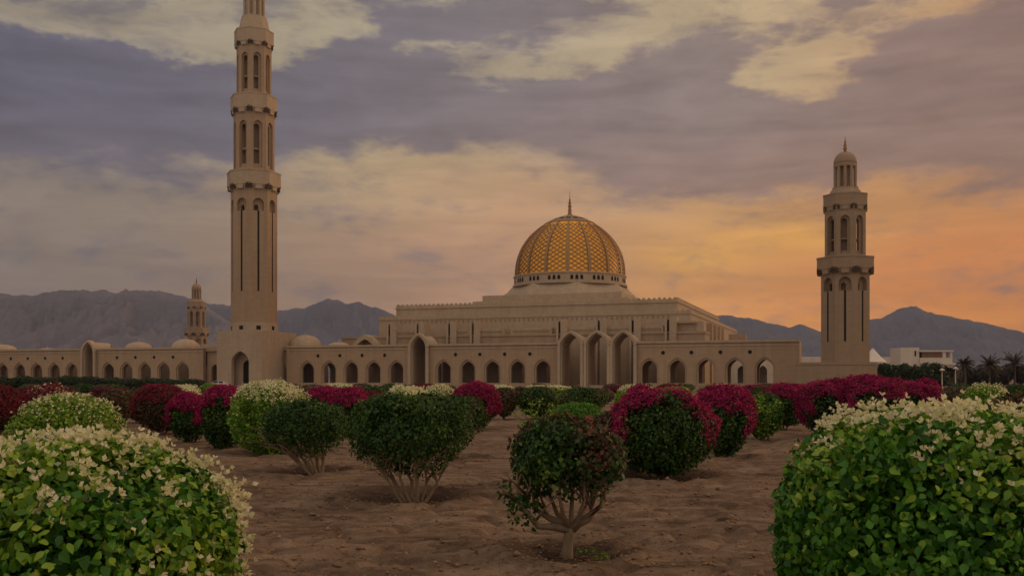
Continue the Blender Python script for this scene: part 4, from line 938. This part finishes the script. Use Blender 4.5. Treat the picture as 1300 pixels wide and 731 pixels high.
def make_bush(e, seed, root=None):
    k, cx, top, hwpx, Y, kind, lab = e; X, Y, Wd, H = dims(e); s = ST[kind]; rng = np.random.RandomState(seed); hw = Wd / 2
    gzz = gzp(X, Y)
    off = s.get('off', (0, 0)); bx, by = X + off[0] * 0, Y
    root = empty('bougainvillea_bush' if k != 'g' else 'clipped_shrub', (bx, by, gzz), 0, lab, 'bush', 'clipped bushes planted in rows on the sand')
    H -= gzz; zb = s['zb']
    P, Nn, q, d = shape(seed, s['n'], hw, H, zb, s['p'], s['tp'], s.get('lump', .045), s.get('dep', .10), s.get('sh', .03))
    # gaps: thin the crown where a coarse noise is low
    g = wob(P / hw, np.random.RandomState(seed + 2), 16, 5.5); keep = (g > (-.55 if kind == 'small_tree' else -1.0) + .6 * rng.rand(len(P)) - (q < .03) * .2)
    if kind.startswith('vase') or kind == 'small_tree':      # the underside thins out into bare twigs
        hh = (P[:, 2] - zb) / (H - zb) + .10 * wob(P / hw, np.random.RandomState(seed + 4), 12, 5); keep &= rng.rand(len(P)) < np.clip((hh - .02) / .42, .10, 1) ** 1.3
    P, Nn, q, d = P[keep], Nn[keep], q[keep], d[keep]
    V, Fc = leaf_mesh(P, Nn, s['ls'], rng, s.get('hi', False))
    per = len(Fc) // len(P)
    mats = [s['leaf']]; mi = np.zeros(len(Fc), int)
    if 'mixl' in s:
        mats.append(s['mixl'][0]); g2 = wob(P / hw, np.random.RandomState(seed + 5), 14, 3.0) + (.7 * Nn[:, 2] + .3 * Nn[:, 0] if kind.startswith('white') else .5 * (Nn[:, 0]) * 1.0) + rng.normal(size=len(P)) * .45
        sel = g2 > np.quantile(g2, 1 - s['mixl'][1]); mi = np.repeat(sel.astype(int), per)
    # older, deeper leaves that close the inside of the crown
    r3 = np.random.RandomState(seed + 9); m_ = int(s['n'] * (.10 if kind == 'small_tree' else .45)); Pi, Ni, qi, di = shape(seed, m_, hw, H, zb, s['p'], s['tp'], s.get('lump', .045), .01, 0)
    ctr = np.array([0, 0, (H + zb) / 2]); Pi = ctr + (Pi - ctr) * (r3.uniform(.55, .90, m_) if kind != 'small_tree' else r3.uniform(.35, .85, m_))[:, None]
    ok = Pi[:, 2] > (.72 if kind == 'small_tree' else zb + .30 * (H - zb) if kind.startswith('vase') else -1); Pi, Ni = Pi[ok], Ni[ok]
    Vi, Fi = leaf_mesh(Pi, Ni * .3, s['ls'] * 1.3, r3, s.get('hi', False)); Fc = np.concatenate([Fc, Fi + len(V)]); V = np.concatenate([V, Vi]); mi = np.concatenate([mi, np.zeros(len(Fi), int)])
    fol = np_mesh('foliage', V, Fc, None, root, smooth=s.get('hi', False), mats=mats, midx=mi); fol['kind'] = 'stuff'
    if 'fl' in s:
        def flowers(mat, n, rl, nm='blossoms', sz=s['fs']):
            Pf, Nf, qf, df = shape(seed, n, hw * 1.01, H * 1.005, zb, s['p'], s['tp'], s.get('lump', .045), .03, .15)
            r2 = np.random.RandomState(seed + 77); kf = rule(rl, df, qf, Pf, r2, hw, H)
            if s.get('hi') and mat is FL_WHITE:      # gather the flowers into sprays
                g3 = wob(Pf / hw, np.random.RandomState(seed + 8), 22, 15.0); kf &= g3 > r2.normal(size=len(g3)) * .40 + .30
            if kf.sum() < 3: return
            Vf, Ff = bract_mesh(Pf[kf] + Nf[kf] * .012, Nf[kf], sz, r2, s.get('hi', False), 3 if s.get('hi') else 2, .75 if s.get('hi') else .5)
            o = np_mesh(nm, Vf, Ff, mat, root); o['kind'] = 'stuff'
        flowers(s['fl'], s['fn'], s['rule'])
        if 'fl2' in s: flowers(s['fl2'][0], s['fl2'][1], s['fl2'][2], 'pale_blossoms')
    if s['st']:
        n, r, fk = s['st']; ln = s.get('lean', (0, 0)); mb = stems(hw, H, zb, rng, n, r, .10, ln, fk)
        of = s.get('off', (0, 0)); mb.v = [(x + of[0] * max(0, 1 - z / max(zb + .45, .2)), y, z) for x, y, z in mb.v]
        mb.build('stems', s.get('bark', BARKD), root)
    return root
def small_tree_stems(root, hw, H):
    rng = np.random.RandomState(12); mb = MB()
    mb.tube([(-.02, 0, -.08), (-.015, 0, .08), (.0, 0, .2), (.02, .0, .34)], [.078, .056, .050, .054], 10); mb.build('trunk', BARK, root, True)
    ends = [(-.50, -.08, .56, .95), (-.34, .12, .48, .75), (.32, -.05, .52, .6), (.24, .2, .58, .7), (-.1, -.22, .62, .8), (.14, -.18, .60, .85), (.36, .02, .58, .5), (-.2, .25, .66, .8), (.05, .1, .8, .9)]
    mb = MB()
    for ex, ey, ez, t in ends:
        e_ = Vector((ex, ey, ez)); b0 = Vector((.02, 0, .28)); m1 = Vector((ex * .55, ey * .5, .33 + .1 * rng.rand())); 
        if abs(ex) > .45: m1 = Vector((ex * .6, ey, .33))
        r0 = .036 * (1.1 if abs(ex) > .3 else .8); up = e_ + Vector((ex * .02, ey * .02, .3))
        mb.tube([b0, b0.lerp(m1, .5) + Vector((0, 0, .015)), m1, e_, up], [r0 * 1.2, r0, r0 * .85, r0 * .55, r0 * .25], 7)
        for j in range(6):
            s0 = (m1 if j < 3 else e_).lerp(up, rng.uniform(.1, .7)); dd = Vector((rng.normal() * .16, rng.normal() * .16, rng.uniform(.12, .36)))
            mb.tube([s0, s0 + dd * .5 + Vector((rng.normal() * .02, rng.normal() * .02, 0)), s0 + dd], [r0 * .42, r0 * .3, r0 * .12], 5)
            for t_ in range(2):
                s1 = s0 + dd * rng.uniform(.4, 1); d2 = Vector((rng.normal() * .13, rng.normal() * .13, rng.uniform(.0, .2))); mb.tube([s1, s1 + d2 * .6, s1 + d2], [r0 * .2, r0 * .14, r0 * .07], 4)
    mb.build('branches', BARK, root, True)
    # sprig of leaves on the low left branch and shoots at the left
    c = np.array([(-.50, -.1, .58), (-.55, 0, .50), (-.42, .05, .62), (-.62, 0, .66), (-.36, -.1, .52), (-.46, -.1, .42)]); r2 = np.random.RandomState(3)
    P = np.repeat(c, 42, 0) + r2.normal(size=(252, 3)) * .05; V, Fc = leaf_mesh(P, r2.normal(size=P.shape), .055, r2, True); o = np_mesh('low_sprig', V, Fc, LF_DARK, root); o['kind'] = 'stuff'
for i, e in enumerate(NEAR):
    r = make_bush(e, 100 + i * 7)
    if e[5] == 'small_tree': small_tree_stems(r, dims(e)[2] / 2, dims(e)[3])

# thin sapling with wispy shoots left of the bright bush
Ys = 30.0; sx = gx(680, Ys); sap = empty('sapling', (sx, Ys, gzp(sx, Ys)), 0, 'thin wispy sapling with few leaves at the edge of the sandy aisle', 'sapling')
mb = MB(); tips = []; rg = np.random.RandomState(9)
for k in range(9):
    a = rg.uniform(0, 6.28); e_ = Vector((math.cos(a) * rg.uniform(.2, .75), math.sin(a) * .4, rg.uniform(.5, 1.2))); mb.tube([(0, 0, -.05), e_ * .5 + Vector((0, 0, .1)), e_], [.018, .012, .005], 5)
    for t in np.linspace(.5, 1.0, 7): tips.append(np.array(e_) * t + rg.normal(size=3) * .05)
mb.build('stem', BARKD, sap); tips = np.repeat(np.array(tips), 5, 0) + rg.normal(size=(len(tips) * 5, 3)) * .05
V, Fc = leaf_mesh(tips, rg.normal(size=tips.shape), .09, rg); o = np_mesh('leaves', V, Fc, LF_LIGHT, sap); o['kind'] = 'stuff'

# ------------------------------------------------------------------ far rows of bushes: six models copied
def landmark(px):
    marks = [(3, 'the leftmost arches'), (47, 'the second arch left of the small portal'), (91, 'the arch just left of the small portal'), (114, 'the single portal of the left wing'), (160, 'the second arch right of the small portal'),
             (208, 'the fourth arch right of the small portal'), (268, 'the recess left of the tower block'), (303, 'the arched door of the tower block'), (354, 'the recess right of the tower block'), (390, 'the first arch right of the tall tower'),
             (417, 'the second arch right of the tall tower'), (447, 'the third arch right of the tall tower'), (475, 'the fourth arch right of the tall tower'), (503, 'the arch just left of the narrow portal'), (532, 'the narrow single portal'),
             (563, 'the arch just right of the narrow portal'), (593, 'the second arch right of the narrow portal'), (624, 'the third arch right of the narrow portal'), (655, 'the second arch left of the triple portal'), (689, 'the arch just left of the triple portal'),
             (725, 'the left bay of the triple portal'), (758, 'the middle bay of the triple portal'), (792, 'the right bay of the triple portal'), (824, 'the first arch right of the triple portal'), (860, 'the second arch right of the triple portal'),
             (897, 'the third arch right of the triple portal'), (933, 'the fourth arch right of the triple portal'), (971, 'the last arch of the arcade'), (1030, 'the blank wall left of the right tower'), (1075, 'the right tower base'),
             (1150, 'the dark trees right of the tower'), (1230, 'the brown palm grove'), (1290, 'the right end of the palm grove')]
    return min(marks, key=lambda m_: abs(m_[0] - px))[1]
models = {}
def far_model(kind, seed):
    s = ST[kind]; P, Nn, q, d = shape(seed, 2600, 1.0, 1.55, .1, s['p'], .25, .07, .08, .03); r = np.random.RandomState(seed)
    V, Fc = leaf_mesh(P, Nn, .15, r); return kind, V, Fc, seed
def far_bush(kind, X, Y, hw, H, label, word):
    root = empty('clipped_shrub', (X, Y, -.02), random.uniform(0, 6), label, 'bush', 'clipped bushes planted in rows on the sand'); root.scale = (hw, hw, H / 1.55)
    if kind not in models:
        s = ST[kind]; r = np.random.RandomState(50 + len(models)); P, Nn, q, d = shape(900 + len(models), 2600, 1.0, 1.55, .1, s['p'], .25, .07, .08, .03)
        V, Fc = leaf_mesh(P, Nn, .16, r); parts = [np_mesh('foliage', V, Fc, s['leaf'], root)]
        if 'fl' in s:
            Pf, Nf, qf, df = shape(900 + len(models), 2200, 1.01, 1.56, .1, s['p'], .25, .07, .03, .1); kf = rule('top' if kind.startswith('w') else 'capfull', df, qf, Pf, r, 1, 1.5)
            Vf, Ff = bract_mesh(Pf[kf], Nf[kf], .12, r); parts.append(np_mesh('blossoms', Vf, Ff, s['fl'], root))
        for p in parts: p['kind'] = 'stuff'
        models[kind] = parts
    else:
        for p in models[kind]:
            c = p.copy(); COL.objects.link(c); c.parent = root
random.seed(3)
words = {'brown': 'rusty brown', 'green_dark': 'dull green', 'dred': 'dark crimson', 'mag': 'magenta', 'white_top': 'cream topped', 'green_round': 'olive green'}
used = set()
for row, (Y, n0) in enumerate(((68, 'nearest of the far rows'), (92, 'middle far row'), (125, 'farthest row'))):
    px = -30 + row * 11
    while px < 1340:
        hw = random.uniform(.95, 1.3) * (1.0 + .12 * row); H = 1.7 - random.uniform(7.5, 11) / F * Y * (1 if row == 0 else .75 if row == 1 else .55)
        kind = random.choices(['brown', 'green_dark', 'dred', 'mag', 'white_top', 'green_round'], [5, 4, 2.5, .8, .7, 2])[0]
        skip = (row == 0 and (640 < px < 675)) or (row < 3 and 1000 < px < 1215 and random.random() < .7)
        if not skip:
            lm = landmark(px); lab = f'{words[kind]} far bush below {lm}, {n0}'
            if lab not in used and len(lab.split()) <= 20:
                used.add(lab); lab2 = ' '.join(lab.split()[:16]) if len(lab.split()) > 16 else lab
                far_bush(kind, gx(px, Y), Y + random.uniform(-3, 3), hw, H, lab2, '')
        px += hw * 2 / Y * F * random.uniform(1.15, 2.1)

# dark hedge lumps in front of the left wing
hx = [(-28, 479.5), (-2, 478), (30, 477.5), (58, 479), (88, 477), (112, 477.6), (140, 479), (166, 480.5), (192, 479.5), (217, 481.5), (243, 481)]
proto = None
for i, (px, top) in enumerate(hx):
    Y = 150 + (i % 3) * 4; hw = 16.5 / F * Y; H = gz(top, Y)
    root = empty('hedge_shrub', (gx(px, Y), Y, 0), i * 1.3, f'dark green rounded hedge shrub before {landmark(px)}' + (', cut by the left edge' if px < -20 else ' with darker gap' if False else ''), 'shrub', 'dark rounded shrubs in front of the left wing'); root.scale = (hw, hw, H / 2)
    if proto is None:
        P, Nn, q, d = shape(777, 5000, 1.0, 2.0, .0, 2.6, .05, .06, .08, .03); V, Fc = leaf_mesh(P, Nn, .15, np.random.RandomState(1)); proto = np_mesh('foliage', V, Fc, LF_TREE, root); proto['kind'] = 'stuff'
    else:
        c = proto.copy(); COL.objects.link(c); c.parent = root
labs = ['leftmost dark hedge shrub, cut by the left edge', 'second dark hedge shrub from the left edge', 'dark hedge shrub below the second and third arches from the left edge', 'dark hedge shrub below the fourth arch from the left edge',
        'dark hedge shrub just left of the small portal', 'dark hedge shrub right in front of the small portal', 'dark hedge shrub just right of the small portal', 'dark hedge shrub two arches right of the small portal',
        'dark hedge shrub three arches right of the small portal', 'dark hedge shrub four arches right of the small portal', 'last dark hedge shrub, nearest the tall tower']
for o, l_ in zip([o for o in COL.objects if o.name.startswith('hedge_shrub')], labs): o['label'] = l_

# dark trees right of the tower
def tree(px, top, hwpx, Y, seed, mat, label, name='tree', n=5200, ls=.42, trunk=True, group=None):
    H = gz(top, Y); hw = hwpx / F * Y; rng = np.random.RandomState(seed)
    root = empty(name, (gx(px, Y), Y, 0), 0, label, 'tree', group)
    Ps = []; Ns = []
    for k in range(11):
        c = np.array([rng.normal() * hw * .45, rng.normal() * hw * .45, H * rng.uniform(.3, .78)]); r = hw * rng.uniform(.38, .62)
        d = rng.normal(size=(n // 11, 3)); d /= np.linalg.norm(d, axis=1, keepdims=True); q = 1 - rng.exponential(.16, len(d)).clip(0, .8)
        p = c + d * (r * q)[:, None]; p[:, 2] = np.minimum(p[:, 2], H * rng.uniform(.95, 1.02)); Ps.append(p); Ns.append(d)
    P = np.concatenate(Ps); Nn = np.concatenate(Ns); ok = (P[:, 2] > .15); V, Fc = leaf_mesh(P[ok], Nn[ok], ls, rng)
    o = np_mesh('crown', V, Fc, mat, root); o['kind'] = 'stuff'
    mb = MB(); mb.tube([(0, 0, -.1), (.1, 0, H * .3), (0, .1, H * .6)], [hw * .09, hw * .06, hw * .03], 8)
    for k in range(5):
        a = 2 * PI * k / 5; mb.tube([(0.05, 0, H * .25), (math.cos(a) * hw * .3, math.sin(a) * hw * .3, H * .5), (math.cos(a) * hw * .5, math.sin(a) * hw * .5, H * .65)], [hw * .04, hw * .025, hw * .01], 5)
    mb.build('trunk', BARKD, root)
G = 'dark trees beside the right tower'
tree(1126, 458, 15, 200, 31, LF_TREE, 'dark green tree touching the right tower base', group=G)
tree(1146, 457, 16, 205, 32, LF_TREE, 'tallest dark green tree in front of the white villa', group=G)
tree(1168, 459, 14, 198, 33, LF_TREE, 'dark green tree under the villa balcony', group=G)
tree(1186, 459, 14, 202, 34, LF_TREE, 'rightmost dark green tree, next to the brown grove', group=G)
G = 'brown grove trees at the right'
for k, (px, top, hw_) in enumerate(((1206, 467, 13), (1228, 468, 14), (1250, 465, 16), (1272, 464.5, 15), (1296, 464, 16), (1322, 464, 17))):
    tree(px, top, hw_, 260 + 6 * (k % 2), 41 + k, LF_GROVE, ['brownish grove tree next to the dark green trees', 'low brownish grove tree behind the lamp post', 'brownish grove tree between the two big palm heads', 'brownish grove tree left of the tallest palm head', 'brownish grove tree at the right edge', 'outermost brownish grove tree cut by the right edge'][k], group=G, ls=.6)
def palm(px, top, Y, seed, label, sp_=3.0):
    H = gz(top, Y); rng = np.random.RandomState(seed); root = empty('palm_tree', (gx(px, Y), Y, 0), 0, label, 'palm tree', 'palms above the brown grove'); hz = H - 1.4
    mb = MB(); mb.tube([(0, 0, -.1), (.1, 0, hz * .5), (0, 0, hz)], [.32, .26, .24], 8); mb.build('trunk', BARKD, root)
    fr = MB()
    for k in range(58):
        a = rng.uniform(0, 6.28); el = rng.uniform(-.9, 1.3); L_ = sp_ * rng.uniform(.75, 1.1); pts = []
        for j in range(7):
            t = j / 6; r = L_ * t * math.cos(el * (1 - .3 * t)); z = hz + L_ * t * math.sin(el) - .9 * t * t * (1.2 - .4 * el); pts.append(Vector((math.cos(a) * r, math.sin(a) * r, z)))
        fr.tube(pts, [.04] * 6 + [.015], 3); sd_ = Vector((-math.sin(a), math.cos(a), 0))
        for j in range(1, 7):
            for u in (0, .5):
                p = pts[j - 1].lerp(pts[j], u); dd = (pts[j] - pts[j - 1]).normalized()
                for s_ in (-1, 1):
                    tip = p + (sd_ * s_ * .75 + dd * .55) * (.85 * (1.1 - j / 9)) + Vector((0, 0, -.30)); fr.add([p, p + dd * .30, tip], [(0, 1, 2)])
    fr.build('fronds', LF_GROVE, root)
palm(1225, 456, 256, 1, 'smaller palm just right of the white villa', 3.0)
palm(1256, 455.5, 256, 2, 'palm with a wide dark head, second from the right edge', 3.6)
palm(1288, 453.5, 256, 3, 'tallest palm head near the right edge', 4.0)
palm(1207, 464, 240, 4, 'low palm head in front of the villa corner', 2.6)
# lamp posts
for px, top, lab in ((1213, 468, 'pale lamp post at the left end of the brown grove'), (1196, 470, 'pale lamp post just right of the dark green trees')):
    Y = 190; r = empty('lamp_post', (gx(px, Y), Y, 0), 0, lab, 'street lamp', 'lamp posts by the grove'); h = gz(top, Y)
    mb = MB(); mb.tube([(0, 0, 0), (0, 0, h)], [.12, .07], 8); mb.build('pole', WHITEW, r); mb = MB(); mb.lathe([(.1, h - .1), (.5, h), (.45, h + .15), (.1, h + .4)], 12); mb.build('lamp_head', WHITEW, r)

# white car parked by the tower block
Y = 226; car = empty('parked_car', (gx(278, Y), Y, .0), rad(8), 'small white car parked at the left corner of the tall tower block', 'car')
mb = MB(); prof = [(-2.1, .35), (-2.15, .85), (-1.5, 1.0), (-.95, 1.42), (.75, 1.45), (1.4, 1.02), (2.1, .9), (2.15, .35)]
vs = [(x, y, z) for y in (-.85, .85) for x, z in prof]; mb.add(vs, [tuple(range(8)), tuple(range(8, 16))] + [(i, (i + 1) % 8, 8 + (i + 1) % 8, 8 + i) for i in range(8)]); mb.build('body', plain('white_paint', (.75, .73, .70), .3), car)
for x0, x1 in ((-1.3, -.1), (.05, 1.15)):
    mb = MB(); mb.add([(x0, -.86, 1.0), (x1, -.86, 1.0), (x1 - (.25 if x1 > 1 else 0), -.86, 1.36), (x0 + (.35 if x0 < -1 else 0), -.86, 1.36)], [(0, 1, 2, 3)]); mb.build('window', DARK, car)
for x in (-1.35, 1.35):
    for y in (-.86, .66):
        mb = MB(); mb.tube([(x, y, .33), (x, y + .2, .33)], [.33, .33], 16); mb.build('wheel', DARK, car)

# ------------------------------------------------------------------ soil litter: clods, pebbles and dry leaves near the camera
rg = np.random.RandomState(21); n = 22000
lx = rg.uniform(-9, 9, n); ly = 6.5 + rg.exponential(7, n); ok = np.abs(lx) < ly * .6; lx, ly = lx[ok], ly[ok]; lz = ground_z(lx[None, :], ly[None, :])[0]
sz = rg.lognormal(-4.7, .6, len(lx)).clip(.004, .045); P = np.stack([lx, ly, lz + sz * .3], 1)
oct_ = np.array([(1, 0, 0), (0, 1, 0), (-1, 0, 0), (0, -1, 0), (0, 0, .7), (0, 0, -.7)], float)
V = (P[:, None, :] + (oct_[None] + rg.normal(size=(len(P), 6, 3)) * .22) * sz[:, None, None]).reshape(-1, 3)
fo = np.array([(0, 1, 4), (1, 2, 4), (2, 3, 4), (3, 0, 4), (1, 0, 5), (2, 1, 5), (3, 2, 5), (0, 3, 5)]); Fc = (np.arange(len(P))[:, None, None] * 6 + fo[None]).reshape(-1, 3)
CL = plain('clod', (.27, .17, .105), .95, var=.4, sc=2)
o = np_mesh('soil_clods', V, Fc, CL); tag(o, 'crumbly brown clods and pebbles strewn over the sandy ground', 'clods', kind='stuff')
n = 9000; bl = [b_ for b_ in basins]; P = []
for k in range(n):
    b_ = bl[rg.randint(len(bl))]; r = abs(rg.normal()) * b_[2] * .55; a = rg.uniform(0, 6.28); P.append((b_[0] + r * math.cos(a), b_[1] + r * math.sin(a)))
P = np.array(P); z = ground_z(P[None, :, 0], P[None, :, 1])[0]; P = np.column_stack([P, z + .012]); Nn = np.tile([0, 0, 3.], (n, 1))
V, Fc = leaf_mesh(P, Nn, .045, rg); V[:, 2] = np.maximum(V[:, 2], np.repeat(z, 4) + .004)
o = np_mesh('dry_leaves', V, Fc, leafmat('dry_leaf', [(0, (.12, .06, .035)), (.6, (.24, .14, .07)), (1, (.40, .27, .15))], .1, .8)); tag(o, 'dry fallen leaves lying in the hollows under the bushes', 'dry leaves', kind='stuff')
# small green weeds at the foot of the bare trunked shrub
for wx, wy, lab in ((gx(745, 9.9), 9.9, 'tiny green weed just right of the bare trunk'), (gx(768, 9.6), 9.6, 'tiny green weed a step right of the trunk')):
    P = np.array([(wx, wy, gzp(wx, wy) + .03)]) + rg.normal(size=(60, 3)) * (.06, .05, .02); V, Fc = leaf_mesh(P, np.tile([0, 0, 1.], (60, 1)), .035, rg); o = np_mesh('weed', V, Fc, LF_BRT); tag(o, lab, 'weed', 'small weeds under the bare trunked shrub')

# ------------------------------------------------------------------ haze
hz = MB(); hz.box(-6000, 6000, -200, 5900, -30, 640)
hm = bpy.data.materials.new('haze_air'); hm.use_nodes = True; t_ = hm.node_tree; t_.nodes.clear()
vo = t_.nodes.new('ShaderNodeVolumePrincipled'); vo.inputs['Density'].default_value = HZD; vo.inputs['Color'].default_value = (.55, .63, .92, 1); vo.inputs['Anisotropy'].default_value = 0
ou = t_.nodes.new('ShaderNodeOutputMaterial'); t_.links.new(vo.outputs[0], ou.inputs['Volume'])
h = hz.build('haze', hm); tag(h, kind='stuff', label='thin violet dusk haze in the air', cat='haze')
